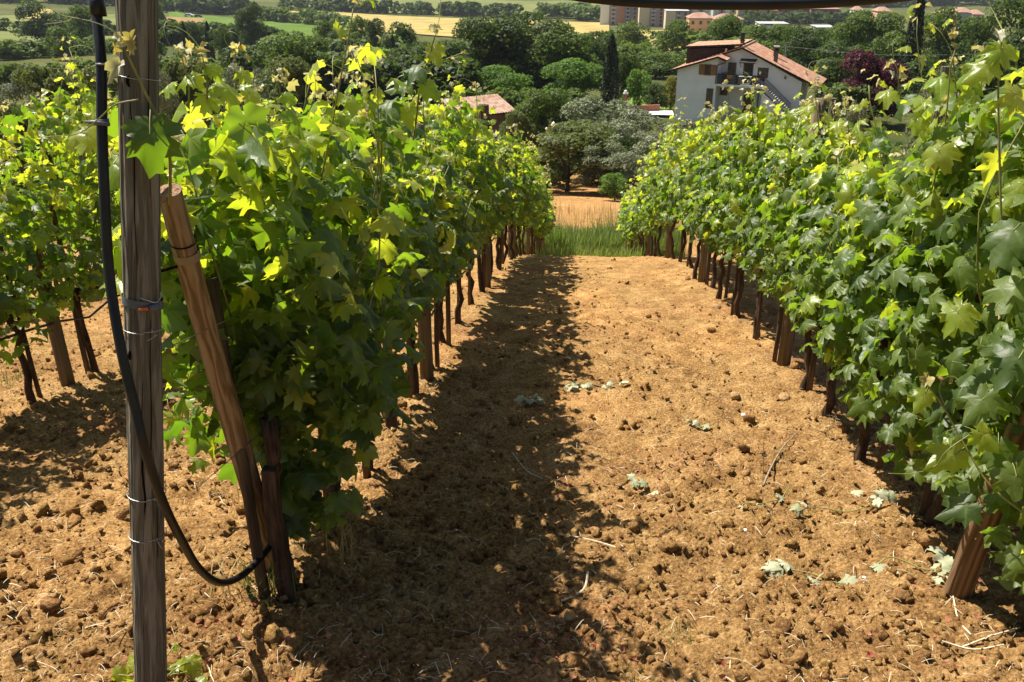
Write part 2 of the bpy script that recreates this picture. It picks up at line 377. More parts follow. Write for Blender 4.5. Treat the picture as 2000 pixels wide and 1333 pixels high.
# ------------------------------------------------------------------ valley terrain
def lerp3(a, b, t): return a*(1-t)+b*t
def build_terrain():
    yy = np.concatenate([np.linspace(-40, 20, 20), np.linspace(22, 60, 40), np.geomspace(61, 6000, 200)])
    nx = 240; t = np.linspace(-1, 1, nx); tt = np.sign(t)*np.abs(t)**1.5
    half = np.maximum(yy, 0)*1.1+60
    X = tt[None]*half[:, None]; Y = np.repeat(yy[:, None], nx, 1); Z = gz(X, Y)
    sink = np.where((Y < 31), .25, 0.0); Z = Z-sink
    G = np.array([.055, .075, .02]); S = np.array([.50, .27, .10]); D = np.array([.13, .13, .04])
    m = fbm(X/25, Y/25, 91, 4)*2+.5
    c = lerp3(G[None, None], D[None, None], np.clip(m, 0, 1)[..., None])
    dry = np.clip(1-np.abs(Y-47)/26, 0, 1)*1.6*np.clip(1.4+fbm(X/6, Y/6, 95, 3)*3, .2, 1); c = lerp3(c, S[None, None], np.clip(dry, 0, 1)[..., None])
    V = np.stack([X, Y, Z], -1).reshape(-1, 3)
    i = np.arange(len(yy)-1)[:, None]*nx+np.arange(nx-1)[None]
    me = npmesh('valley_terrain', V, np.stack([i, i+1, i+nx+1, i+nx], -1).reshape(-1, 4), smooth=True, cols=c.reshape(-1, 3))
    m = soil_mat('valley_ground', (.55, .6, .55), (.9, .9, .9), (1.2, 1.15, 1.1))
    for nd in m.node_tree.nodes:
        if nd.type == 'TEX_NOISE': nd.inputs['Scale'].default_value = {5: .35, 75: 4, 70: 6}[round(nd.inputs['Scale'].default_value)]
        if nd.type == 'BUMP': nd.inputs['Distance'].default_value = .15
    tag(link('valley_terrain', me, None, m), kind='structure')
build_terrain()

def drape(name, corners, m, lift, n=24, kind='structure', label=None, cat=None):
    """a patch of ground cover with its own surface, laid on the terrain; corners are world x,y (four, in order)"""
    c = [np.array(q, float) for q in corners]
    u = np.linspace(0, 1, n); A = c[0][None]*(1-u)[:, None]+c[1][None]*u[:, None]; B = c[3][None]*(1-u)[:, None]+c[2][None]*u[:, None]
    P = A[None]*(1-u)[:, None, None]+B[None]*u[:, None, None]
    w_ = fbm(P[..., 0]/30, P[..., 1]/30, 99, 2)*.03
    X, Y = P[..., 0]*(1+w_), P[..., 1]*(1+w_*.3); Z = gz(X, Y)+lift
    V = np.stack([X, Y, Z], -1).reshape(-1, 3); i = np.arange(n-1)[:, None]*n+np.arange(n-1)[None]
    o = link(name, npmesh(name, V, np.stack([i, i+1, i+n+1, i+n], -1).reshape(-1, 4), smooth=True), None, m)
    return tag(o, label, cat, kind=kind)
def hit(px, py):
    """where the line of sight through a spot of the photograph meets the land"""
    d = ray(px, py); Y = np.geomspace(1.5, 2600, 1500); P = np.array([0, 0, CAM_H])+d[None]*(Y/d[1])[:, None]
    below = P[:, 2] < gz(P[:, 0], P[:, 1]); k = int(np.argmax(below)) if below.any() else len(Y)-1
    return P[k]
WHEAT = field_mat('ripe_wheat', (.30, .23, .075), (.42, .33, .12), .08, 2); GREENF = field_mat('green_meadow', (.075, .13, .02), (.12, .18, .035), .1, 2)
PALEF = field_mat('pale_meadow', (.12, .15, .045), (.19, .19, .065), .05, 1.5); BROWNF = field_mat('brown_strip', (.24, .15, .06), (.3, .2, .09), .2, 2)
LAWN = field_mat('garden_lawn', (.10, .17, .03), (.17, .24, .05), .5, 6)
def field(name, pts, m, lift):
    drape(name, [hit(*p)[:2] for p in pts], m, lift)
field('wheat_field', [(600, 52), (1190, 92), (1190, 46), (560, 20)], WHEAT, .5)
field('wheat_field_beside_town', [(1090, 118), (1420, 128), (1400, 62), (1090, 66)], WHEAT, .6)
field('green_meadow', [(330, 62), (690, 88), (700, 52), (330, 25)], GREENF, .7)
field('brown_strip', [(310, 52), (400, 56), (400, 40), (310, 36)], BROWNF, .9)
field('far_meadow', [(560, 17), (1200, 34), (1200, 2), (560, -6)], PALEF, .55)
field('small_meadow', [(668, 112), (800, 106), (800, 62), (668, 88)], GREENF, .45)
field('hillside_meadow', [(-60, 100), (230, 84), (230, 30), (-60, 36)], PALEF, .45)
field('hillside_stubble', [(50, 40), (105, 40), (105, 22), (50, 18)], WHEAT, .8)

# ------------------------------------------------------------------ grape leaf shapes
def leaf_proto(seed, n=32, rings=True, depth=1.0, teeth=.085, petiole=True):
    r_ = np.random.RandomState(seed)
    th = np.linspace(-math.pi*.965, math.pi*.965, n)                 # 0 = tip, +-pi = petiole sinus
    lobes = [(0, 1.0, .58), (.95, .92, .58), (-.95, .92, .58), (1.85, .82, .62), (-1.85, .82, .62), (2.6, .68, .5), (-2.6, .68, .5)]
    rad = np.zeros(n)
    for a, h, wd in lobes:
        h *= 1+.10*r_.randn(); rad = np.maximum(rad, h*np.exp(-np.abs((th-a-.05*r_.randn())/wd)**2.5*.8*depth))
    rad = np.maximum(rad, (.56 if depth < 1.6 else .40)*(1-.25*np.clip(depth-1, 0, 1))); rad *= 1+teeth*np.where(np.arange(n) % 2 == 0, 1, -1)*(1+.4*r_.randn(n))
    x = np.sin(th)*rad*1.02; y = np.cos(th)*rad
    pts = [(0, 0)]+list(zip(x, y)); tris = []
    if rings:
        k = n//4; inner = []
        for j in range(k+1):
            i0 = min(j*4, n-1); inner.append(len(pts)); pts.append((x[i0]*.5, y[i0]*.5))
        for j in range(k):
            tris.append((0, inner[j+1], inner[j]))
            for q in range(j*4, min(j*4+4, n-1)):
                if q-j*4 < 2: tris.append((inner[j], q+2, q+1))
                else: tris.append((inner[j+1], q+2, q+1))
            tris.append((inner[j], inner[j+1], min(j*4+2, n-1)+1))
        if inner: pass
    else:
        for q in range(n-1): tris.append((0, q+2, q+1))
    P = np.array(pts); rr = np.hypot(P[:, 0], P[:, 1]); ang = np.arctan2(P[:, 0], P[:, 1])
    f = .25+.25*r_.rand()
    z = -f*.6*np.abs(P[:, 0])-.34*rr**2*(.3+r_.rand())+.15*rr*np.cos(ang*5+r_.rand()*.6)+.10*np.sin(P[:, 0]*4+seed)*rr+.07*r_.randn(len(P))*rr+.12*(r_.rand()-.5)*P[:, 0]
    vein = np.zeros(len(P))
    for a in (0, .95, -.95, 1.95, -1.95): vein = np.maximum(vein, np.clip(1-np.abs(ang-a)/.42, 0, 1))
    vein[0] = 1
    V = np.column_stack([P[:, 0], P[:, 1], z]); T = [t for t in tris]
    mi = [0]*len(T)
    if petiole:
        b = len(V); q = [(0, .0, 0), (0, -.35, -.12), (0, -.75, -.5)]; rr_ = .022
        pv = []
        for (a, bb, c) in q: pv += [(a-rr_, bb, c), (a+rr_, bb, c), (a, bb+rr_*.4, c+rr_*1.6)]
        V = np.vstack([V, pv]); vein = np.concatenate([vein, np.zeros(9)])
        for s in range(2):
            for k in range(3):
                i, j = b+s*3+k, b+s*3+(k+1) % 3; T += [(i, j, j+3), (i, j+3, i+3)]; mi += [1, 1]
    return V, np.array(T), np.array(mi), vein
NEARV = [leaf_proto(10+i, 36, True, .95+.22*(i % 3)) for i in range(6)]
FARV = [leaf_proto(40+i, 16, False, 1.1, .09, False) for i in range(5)]
TIPV = [leaf_proto(70+i, 20, False, 1.3, .10, True) for i in range(3)]
for V_, T_, m_, v_ in TIPV: V_[:, 2] += .9*np.abs(V_[:, 0])-.35*V_[:, 1]**2; V_[:, 0] *= .62
def lmesh(name, P, mats_):
    V, T, mi, ve = P
    me = npmesh(name, V, T, mi, smooth=True, attrs={'rnd': np.zeros(len(V)), 'vein': ve})
    for m in mats_: me.materials.append(m)
    return me
LM = {0: [lmesh('leaf', p, (LEAF, STEM)) for p in NEARV], 1: [lmesh('young_leaf', p, (YOUNG, STEM)) for p in NEARV], 2: [lmesh('tip_leaf', p, (TIP, STEM)) for p in TIPV]}
def frames(N_, Tp):
    N_ = N_/np.linalg.norm(N_, axis=1, keepdims=True)
    Tp = Tp-N_*np.sum(Tp*N_, 1, keepdims=True); Tp /= np.maximum(np.linalg.norm(Tp, axis=1, keepdims=True), 1e-6)
    X = np.cross(Tp, N_); return np.stack([X, Tp, N_], -1)
def put_leaf(parent, pos, normal, tip, size, kind=0, var=None, org=(0, 0, 0)):
    M = frames(np.array([normal], float), np.array([tip], float))[0]*size
    v = LM[kind][(var if var is not None else random.randrange(99)) % len(LM[kind])]
    o = bpy.data.objects.new('leaf', v); COL.objects.link(o); o.parent = parent
    m4 = Matrix([[*M[0], pos[0]-org[0]], [*M[1], pos[1]-org[1]], [*M[2], pos[2]-org[2]], [0, 0, 0, 1]]); o.matrix_local = m4
    return o
# tendril shapes
def tendril_mesh(seed):
    r_ = random.Random(seed); pts = []; p = Vector((0, 0, 0)); d = Vector((.3, .1, 1)).normalized(); L_ = 26
    for i in range(L_):
        pts.append(p.copy()); p = p+d*.045
        a = (.05+.32*(i/L_)**2.5)*(1 if seed % 2 else -1)
        d = Matrix.Rotation(a, 3, Vector((.2, 1, .15)).normalized()) @ d
        d = (d+Vector((r_.uniform(-.05, .05), r_.uniform(-.08, .08), -.02))).normalized()
    mb = MB(); mb.tube(pts, [.0075*(1-.6*i/L_) for i in range(L_)], 4)
    me = bpy.data.meshes.new('tendril'); me.from_pydata([tuple(v) for v in mb.v], [], mb.f); me.materials.append(TENDRIL); return me
TENDR = [tendril_mesh(i) for i in range(5)]
def put_tendril(parent, pos, size, rng_, org=(0, 0, 0)):
    o = bpy.data.objects.new('tendril', TENDR[int(rng_.randint(5))]); COL.objects.link(o); o.parent = parent
    o.location = (pos[0]-org[0], pos[1]-org[1], pos[2]-org[2]); o.scale = (size,)*3
    o.rotation_euler = (rng_.uniform(-.9, .9), rng_.uniform(-.9, .9), rng_.uniform(0, 6.28)); return o

# ------------------------------------------------------------------ grapevines
ORD = ['', 'first', 'second', 'third', 'fourth', 'fifth', 'sixth', 'seventh', 'eighth', 'ninth', 'tenth', 'eleventh', 'twelfth', 'thirteenth', 'fourteenth', 'fifteenth', 'sixteenth', 'seventeenth', 'eighteenth', 'nineteenth', 'twentieth']
SUNV = np.array(-LDIR)
def grapevine(x, y, H, nleaf, label, group, solo, rng_, span=.55, zlow=.45, slope=-.22, thick=.27, trunk=True, tall=0, canes=True, lsize=1.0):
    z0 = g1(x, y); root = thing('grapevine', label, 'grapevine', (x, y, z0), 0, group)
    P, Nn, Tp, S, K, shoots = [], [], [], [], [], []
    nsh = 9
    endv = 'closest' in label and 'left' in label
    for s in range(nsh+tall):
        yb = (s+.5)/nsh*2*span-span if s < nsh else rng_.uniform(-span, span)
        if endv: yb = .12+abs(yb)*.8
        p = np.array([rng_.uniform(-.05, .05), yb, .62+slope*yb]); d = np.array([rng_.uniform(-.55, .55), rng_.uniform(-.35, .35), 1.0])
        L_ = H-.62+rng_.uniform(-.3, .2)+(.30 if s >= nsh else 0); n = int(L_/.065); pts = []
        for i in range(n):
            pts.append(p.copy()); d = d+np.array([rng_.uniform(-.16, .16)-p[0]*.16, rng_.uniform(-.14, .14), .03]); d /= np.linalg.norm(d); p = p+d*.065
            f = i/n; sd = 1 if (i+s) % 2 else -1
            out = np.array([sd*rng_.uniform(.3, 1), rng_.uniform(-.8, .8), rng_.uniform(-.1, .5)]); out /= np.linalg.norm(out)
            sz = (.092 if f < .6 else .092-(f-.6)*.15)*rng_.uniform(.7, 1.15)
            if f > .93: sz *= .75
            kind = 0 if f < rng_.uniform(.3, .8) else 1
            if f > .90 and rng_.rand() < .75: kind = 2
            q = p+out*(.03+sz*.85)
            nm = np.array([out[0]*.9, out[1]*.5, .55])+SUNV*.35+rng_.randn(3)*.62
            P.append(q); Nn.append(nm); Tp.append(out*.6+np.array([0, 0, -.75])+rng_.randn(3)*.35); S.append(sz); K.append(kind)
        shoots.append(pts)
        for k in range(3):
            P.append(pts[-1]+rng_.randn(3)*.018+np.array([0, 0, .03])); Nn.append(rng_.randn(3)+[0, 0, .4]); Tp.append(rng_.randn(3)*.7+[0, 0, .8]); S.append(rng_.uniform(.018, .036)); K.append(2)
    m = max(0, nleaf-len(P))
    for k in range(m):
        sd = 1 if rng_.rand() < .5 else -1; zz = zlow+.04+rng_.uniform(-.1, .1)*(rng_.rand() < .4)+(H-.12-zlow)*rng_.rand()**.72; edge = math.sin(min(1, max(.10, (zz-zlow)/(H-zlow)*1.25+.10))*math.pi*.75)
        xx = sd*thick*edge*(rng_.uniform(.4, 1.15) if rng_.rand() < .85 else rng_.uniform(1.1, 1.55)); yy_ = float(np.clip(rng_.randn()*.46, -1.2, 1.2))*span
        P.append(np.array([xx, yy_, zz+slope*yy_])); nm = np.array([sd*.95, rng_.uniform(-.45, .45), .5])+SUNV*.35+rng_.randn(3)*.6
        Nn.append(nm); Tp.append(np.array([sd*.3, 0, -1])+rng_.randn(3)*.6); S.append(rng_.uniform(.062, .102)); K.append(1 if rng_.rand() < .07+.9*max(0, zz/H-.55) else 0)
    if 'closest' in label and 'left' in label:      # nothing grows in front of the timber strut
        W = np.array(P); yw = W[:, 1]+y; ok = yw > np.where(W[:, 2] < 1.35, 2.80-.50*W[:, 2], 2.0)
        P, Nn, Tp, S, K = [[a for a, q in zip(A_, ok) if q] for A_ in (P, Nn, Tp, S, K)]
    P, Nn, Tp, S, K = np.array(P), np.array(Nn), np.array(Tp), np.array(S)*lsize, np.array(K)
    Mx = frames(Nn, Tp)*S[:, None, None]
    # leaves seen best (outermost, on the side and above) become parts of their own
    order = np.argsort(-(np.abs(P[:, 0])*1.0+S*3+(K > 0)*.1+.05*rng_.rand(len(P)))*(1+.35*(np.sign(P[:, 0]) == (-1 if x > 0 else 1))))
    solo_i = order[:solo]; rest = order[solo:]
    for i in solo_i:
        v = LM[int(K[i])]; o = bpy.data.objects.new('leaf', v[int(rng_.randint(len(v)))]); COL.objects.link(o); o.parent = root
        M = Mx[i]; p = P[i]; o.matrix_local = Matrix([[*M[0], p[0]], [*M[1], p[1]], [*M[2], p[2]], [0, 0, 0, 1]])
    if len(rest):
        Vs, Ts, Ms, Rn, Ve = [], [], [], [], []; b = 0
        src = FARV if (y > 5 or solo >= 200) else NEARV
        grp = rng_.randint(len(src), size=len(rest))
        for g in range(len(src)):
            idx = rest[grp == g]
            if not len(idx): continue
            V, T, mi, ve = src[g]; nb = len(idx)
            vv = np.einsum('nij,vj->nvi', Mx[idx], V)+P[idx][:, None]
            Vs.append(vv.reshape(-1, 3)); Ts.append((T[None]+(np.arange(nb)*len(V))[:, None, None]).reshape(-1, 3)+b)
            Ms.append(np.where(np.tile(mi, nb) == 1, 3, np.repeat(K[idx], len(T)))); Rn.append(np.repeat(rng_.rand(nb), len(V))); Ve.append(np.tile(ve, nb)); b += nb*len(V)
        me = npmesh('foliage', np.concatenate(Vs), np.concatenate(Ts), np.concatenate(Ms), smooth=True, attrs={'rnd': np.concatenate(Rn), 'vein': np.concatenate(Ve)})
        o = link('foliage', me, root, [LEAF, YOUNG, TIP, STEM]); o['kind'] = 'stuff'
    if canes:
        for pts in shoots:
            mb = MB(); pp = pts[::2]+[pts[-1]]; mb.tube(pp, [.0048*(1-.65*i/len(pp)) for i in range(len(pp))], 5); mb.build('shoot', STEM, root, True)
        for k in range(7 if y < 7 else 4):
            pts = shoots[int(rng_.randint(len(shoots)))]; put_tendril(root, pts[-1-int(rng_.randint(3))], rng_.uniform(.12, .24), rng_)
    if trunk:
        mb = MB(); pts = []; xx = rng_.uniform(-.04, .04); y2 = rng_.uniform(-.08, .08)
        for i in range(9):
            t = i/8; pts.append((xx*math.sin(t*3)+.014*rng_.randn()*(i > 0), y2*t+.014*rng_.randn()*(i > 0), -.08+t*.78))
        mb.tube(pts, [.040, .030, .025, .024, .023, .022, .022, .024, .028], 9); mb.build('trunk', BARK, root, True)
        mb = MB(); mb.tube(([] if endv else [(pts[-1][0], -span+.02, .64+slope*(-span)), (0, -span*.5, .66+slope*-span*.5)])+[pts[-1], (0, span*.5, .64+slope*span*.5), (0.01, span-.02, .63+slope*span)], ([] if endv else [.009, .013])+[.019, .013, .009], 6); mb.build('cordon', BARK, root, True)
    return root

VP = {}
def lab(k, row, extra=''):
    return f'{ORD[k]} grapevine from the near end of the {row}{extra}'
def do_row(x, ys, row, H, leaves, zlow, group, solo_f, seed, density=1.0):
    for k, y in enumerate(ys):
        r_ = np.random.RandomState(seed*100+k); nl = int(leaves(y)*density); so = int(min(300, solo_f(y)))
        sp = .5*((ys[k+1]-y) if k+1 < len(ys) else .8)+.1
        extra = {0: ', closest to the camera'}.get(k, '')
        if k == len(ys)-1: label = f'last grapevine at the far end of the {row}'
        elif k < 16: label = lab(k+1, row, extra)
        else: label = f'{ORD[len(ys)-k]} grapevine from the far end of the {row}'
        sl = (g1(x, y+.4)-g1(x, y-.4))/.8
        grapevine(x+r_.uniform(-.03, .03)+(.05 if k == 0 and x == -1.02 else 0), y, H(y, r_)+r_.choice([-.2, -.06, .08, .2])*(k > 1), int(nl*r_.uniform(.72, 1.05)) if k > 1 else nl, label, group, so, r_, span=sp, zlow=zlow(k, y, r_), slope=sl, canes=y < 9, lsize=.74 if y < 9 else .88, tall=3 if y < 9 else 1)
ysL = [2.45, 3.1, 3.75, 4.35, 5.05, 5.75, 6.5, 7.3, 8.2, 9.1]+[10.0+.95*i for i in range(17)]
ysR = [2.4, 3.17, 3.95, 4.7, 5.3, 5.95, 6.8, 7.75, 8.65, 9.5]+[10.4+.95*i for i in range(16)]
solo_f = lambda y: 300 if y < 6.3 else 230 if y < 9 else 130 if y < 12.5 else 60 if y < 16 else 0
zl = lambda k, y, r_: [.12, .3, .58, .6, .6][k] if k < 5 else r_.uniform(.56, .72)
zr = lambda k, y, r_: [.2, .2, .3, .38, .44, .48][k] if k < 6 else r_.uniform(.46, .60)
do_row(-1.02, ysL, 'left row', lambda y, r_: 1.68+r_.uniform(-.05, .1), lambda y: 800 if y < 9 else 520, zl, 'grapevines of the left row', solo_f, 1)
do_row(1.5, ysR, 'right row', lambda y, r_: 1.74+r_.uniform(-.05, .12), lambda y: 900 if y < 9 else 560, zr, 'grapevines of the right row', solo_f, 2)
ys3 = [2.6, 3.4, 4.2, 5.0, 5.8, 6.6, 7.5, 8.4, 9.3, 10.2, 11.1, 12, 13, 14]
do_row(-3.6, ys3, 'far left row', lambda y, r_: 1.80+r_.uniform(-.06, .12), lambda y: 560, lambda k, y, r_: r_.uniform(.4, .52), 'grapevines of the far left row', lambda y: 260 if 4.5 < y < 9.5 else 120 if y < 12 else 0, 3)
ys4 = [6.5+1.0*i for i in range(11)]
do_row(-6.15, ys4, 'outermost left row', lambda y, r_: 1.4+r_.uniform(-.06, .1), lambda y: 260, lambda k, y, r_: .5, 'grapevines of the outermost left row', lambda y: 40 if y < 12 else 0, 4)

# stakes beside the vines
def stake(x, y, h, r0, m, label, lean=(0, 0), name='vine_stake', group='thin stakes along the vine rows'):
    z = g1(x, y); o = thing(name, label, 'stake' if 'stake' in name else 'post', (x, y, z), 0, group)
    pts = [(lean[0]*t*h+random.uniform(-.004, .004), lean[1]*t*h, -.1+(h+.1)*t) for t in (0, .25, .5, .75, 1)]
    mb = MB(); mb.tube(pts, [r0*1.06, r0*1.03, r0, r0*.97, r0*.94], 10); mb.build('shaft', m, o, True)
    return o
for row, x, ys in (('left row', -1.02, ysL), ('right row', 1.5, ysR), ('far left row', -3.6, ys3)):
    for k, y in enumerate(ys[:13]):
        if x < -3 and y > 10: continue
        off = .07 if k % 2 else -.08
        stake(x+random.uniform(-.03, .03), y+off, 1.25+random.uniform(-.1, .1), random.uniform(.014, .021), STAKE, f'thin dark stake beside the {ORD[k+1]} vine of the {row}', (random.uniform(-.03, .03), random.uniform(-.04, .04)))
# intermediate posts
PL = {}
for row, x, ys, hh in (('left row', -1.0, [5.42, 9.4, 13.4, 17.5, 21.6, 25.6], 1.72), ('right row', 1.5, [5.86, 10.1, 14, 18, 22, 26], 1.85), ('far left row', -3.58, [5.4, 9.5], 1.5)):
    for k, y in enumerate(ys):
        stake(x, y, hh, .045, PALEPOST, f'round wooden trellis post, {ORD[k+1]} between the vines of the {row}', (random.uniform(-.02, .02), 0), 'trellis_post', 'round posts along the vine rows')
# wires and drip hose of each row
for row, x, y0, y1 in (('left row', -1.02, 2.0, 27), ('right row', 1.5, 2.2, 27), ('far left row', -3.6, 2.5, 14)):
    for h, nm in ((.62, 'lowest'), (1.05, 'middle'), (1.42, 'top')):
        pts = [(x, y, g1(x, y)+h) for y in np.arange(y0, y1, 1.0)]
        mb = MB(); mb.tube(pts, .0016, 4); o = mb.build('trellis_wire', STEEL); tag(o, f'{nm} trellis wire running through the {row}', 'wire', 'trellis wires')
    pts = [(x+.03, y, g1(x, y)+.5-.04*math.sin(y*1.9)**2) for y in np.arange(y0+1.2, y1, .35)]
    mb = MB(); mb.tube(pts, .009, 6); o = mb.build('drip_hose', HOSE, None, True); tag(o, f'black drip hose slung low along the {row}', 'hose', 'drip hoses')

# ------------------------------------------------------------------ the big end post, strut and hose
def log(name, A, B, r0, r1, m, parent, n=20, seg=26, seed=1, wob=.03, fis=.022):
    """round timber from A to B, in the parent's frame with its own long axis as local z (for the grain)"""
    A = Vector(A); B = Vector(B); L_ = (B-A).length; r_ = random.Random(seed); V = []; F_ = []
    ph = [r_.uniform(0, 6.28) for _ in range(4)]
    for i in range(seg+1):
        t = i/seg; rr = r0+(r1-r0)*t
        for k in range(n):
            th = 2*math.pi*k/n; q = rr*(1-fis*max(0, math.sin(th*7+ph[2]+1.5*math.sin(t*5+ph[0])))**6-fis*.6*max(0, math.sin(th*12+ph[1]+2*math.sin(t*9)))**8)*(1+wob*math.sin(2*th+ph[0]+t*1.5)+wob*.5*math.sin(3*th+ph[1]-t*4)+.012*math.sin(t*23+th*2+ph[2]))
            V.append((math.cos(th)*q+.004*math.sin(t*7+ph[3]), math.sin(th)*q, t*L_))
    for i in range(seg):
        for k in range(n): F_.append((i*n+k, i*n+(k+1) % n, (i+1)*n+(k+1) % n, (i+1)*n+k))
    F_.append(tuple(range(n-1, -1, -1)))
    me = bpy.data.meshes.new(name); me.from_pydata(V, [], F_); me.polygons.foreach_set('use_smooth', np.ones(len(F_), bool))
    o = link(name, me, parent, m); rot = (B-A).to_track_quat('Z', 'Y').to_matrix().to_4x4(); o.matrix_local = Matrix.Translation(A) @ rot
    cap = MB(); cap.add(V[-n:]+[(0, 0, L_+.003)], [(k, (k+1) % n, n) for k in range(n)]); c = cap.build('end_face', ENDGRAIN, o)
    return o
PT = Vector(at(265.5, -60, 1.98)); PB = Vector(at(294, 1333, 1.80)); ax = (PT-PB).normalized()
PB2 = PB-ax*((PB.z-g1(PB.x, PB.y)+.12)/ax.z)
post = thing('end_post', 'thick weathered grey round post standing at the near end of the left row', 'post', PB2)
top = PT+ax*.25
rad = .0405
lg = log('shaft', (0, 0, 0), top-PB2, .0425, .044, GREYWOOD, post, 72, 70, 3, .018, .04)
# long drying crack: a thin sunk dark sliver on the camera side
def on_post(t_px, off_px, lift=.0):
    """point on the camera side of the post at image height t_px and px offset from its centre line"""
    k = (t_px+60)/1393; c = PT.lerp(PB, k); tocam = (Vector((0, 0, CAM_H))-c); tocam -= ax*tocam.dot(ax); tocam.normalize(); side = ax.cross(tocam)*-1
    r_ = .0430+lift; s = off_px/37.0*.0425
    return c+side*(-s)*-1+tocam*math.sqrt(max(r_*r_-s*s, 1e-6)), tocam, side
def crack(pix, wmax, name='crack'):
    V = []; F_ = []
    for i, (yy_, xx) in enumerate(pix):
        p, tc_, sd = on_post(yy_, xx, .0009); wd = wmax*math.sin(math.pi*(i+.15)/(len(pix)-.7))+.0004
        V += [p-sd*wd, p+sd*wd]
        if i: F_.append((2*i-2, 2*i-1, 2*i+1, 2*i))
    mb = MB(); mb.add([v-post.location for v in V], F_); mb.build(name, CRACK, post)
crack([(640, 3), (700, 6), (760, 4), (820, 8), (880, 3), (930, 5), (990, 8), (1050, 3), (1110, 7), (1180, 12), (1250, 9), (1330, 12)], .0022)
crack([(520, -14), (600, -12), (700, -13), (790, -10), (860, -12)], .0010)
crack([(-20, 12), (60, 10), (150, 14), (240, 10), (330, 12), (420, 9)], .0012)
crack([(-20, -18), (80, -19), (190, -16), (300, -18)], .0009)
crack([(900, -22), (1010, -21), (1130, -24), (1240, -20)], .0009)
def disc_on_post(y_px, off, a, b, m, name):
    p, tc_, sd = on_post(y_px, off, .001); V = [p]+[p+sd*a*math.cos(q)+ax*b*math.sin(q)+tc_*.0005 for q in np.linspace(0, 6.283, 13)[:-1]]
    V = [on_post(y_px, off, .001)[0]]+[v for v in V[1:]]
    mb = MB(); mb.add([v-post.location for v in V], [(0, i+1, (i+1) % 12+1) for i in range(12)]); mb.build(name, m, post)
disc_on_post(112, 14, .009, .013, CRACK, 'knot_hole'); disc_on_post(590, 27, .004, .013, CRACK, 'knot_hole')
def tie(y_px, m, r_=.0015, slant=.0, name='wire_tie', ends=True, loops=1, wid=0):
    c = PT.lerp(PB, (y_px+60)/1393); tocam = (Vector((0, 0, CAM_H))-c); tocam -= ax*tocam.dot(ax); tocam.normalize(); sd = ax.cross(tocam)*-1
    pts = []
    for k in range(26*loops+1):
        th = 2*math.pi*k/26; pts.append(c+(tocam*math.cos(th)+sd*math.sin(th))*(.0455+r_)+ax*(slant*math.sin(th)+.004*k/26)-post.location)
    mb = MB(); mb.tube(pts, r_, 5)
    if ends:
        p = c+(tocam*.8-sd*.6).normalized()*.047-post.location
        for e in range(3): mb.tube([p, p+(tocam*.015+sd*random.uniform(-.008, .012)+ax*random.uniform(-.008, .012)), p+(tocam*.018+sd*random.uniform(-.015, .02)+ax*random.uniform(-.02, .02))], r_*.9, 4)
    mb.build(name, m, post, True)
tie(546, STEEL, .0011); tie(884, STEEL, .0014); tie(974, STEEL, .0012); tie(108, STEEL, .0009, .004, ends=False)
# grey plastic strap with its orange connector
def strap():
    y_px = 494; c = PT.lerp(PB, (y_px+60)/1393); tocam = (Vector((0, 0, CAM_H))-c); tocam -= ax*tocam.dot(ax); tocam.normalize(); sd = ax.cross(tocam)*-1
    V = []; F_ = []; n = 32
    for k in range(n+1):
        th = 2*math.pi*k/n; d = tocam*math.cos(th)+sd*math.sin(th)
        for u in (-.0105, .0105): V.append(c+d*(.0462)+ax*(u+.006*math.sin(th))-post.location)
        if k: F_.append((2*k-2, 2*k, 2*k+1, 2*k-1))
    mb = MB(); mb.add(V, F_); o = mb.build('strap', TIE, post, True)
    def P(a, b, l): return on_post(y_px+b, a, l)[0]-post.location
    mb = MB(); mb.tube([P(-30, 2, .006), P(-22, 2, .010), P(-12, 2, .010)], [.006, .0085, .006], 8); mb.build('clamp', TIE, o, True)
    mb = MB(); mb.tube([P(-11, 3, .009), P(8, 5, .006)], .0042, 8); mb.build('orange_pin', REDBIT, o, True)
    mb = MB(); mb.tube(spline([P(-34, -24, .008), P(-34, -14, .012), P(-24, -8, .014), P(-8, -13, .012), P(4, -16, .006)], 5), .0014, 5); mb.build('wire_end', STEEL, o, True)
strap()
# strut: leaning brown timber, tied at the post, foot behind the first vine
st = thing('leaning_strut', 'round timber strut with sawn top leaning beside the thick grey end post', 'strut', Vector(at(548, 1150, 2.68)))
s0 = Vector(at(556, 1200, 2.70)); s1 = Vector(at(331, 372, 2.10))
st.location = s0; log('shaft', (0, 0, 0), s1-s0, .042, .031, WARMWOOD, st, 36, 40, 9, .02)
def ring(o, A, B, t, r_, m, wd, name):
    A = Vector(A); B = Vector(B); a = (B-A).normalized(); c = A.lerp(B, t); u = a.orthogonal().normalized(); v = a.cross(u); V = []; F_ = []
    for k in range(25):
        th = 2*math.pi*k/24; d = u*math.cos(th)+v*math.sin(th)
        V += [c+d*r_-a*wd, c+d*r_+a*wd]
        if k: F_.append((2*k-2, 2*k, 2*k+1, 2*k-1))
    mb = MB(); mb.add(V, F_); mb.build(name, m, o, True)
PALESTRAP = mat('faded_strap', (.30, .22, .13), .7, .2)
ring(st, (0, 0, 0), s1-s0, .90, .0345, PALESTRAP, .012, 'strap'); ring(st, (0, 0, 0), s1-s0, .921, .0345, CRACK, .0022, 'wire_tie')
mb = MB(); mb.tube([(s0+(s1-s0)*.885)-s0+Vector((-.02, -.03, 0)), (s0+(s1-s0)*.88)-s0+Vector((-.06, -.05, .0))], .004, 6); mb.build('wire_end', CRACK, st)
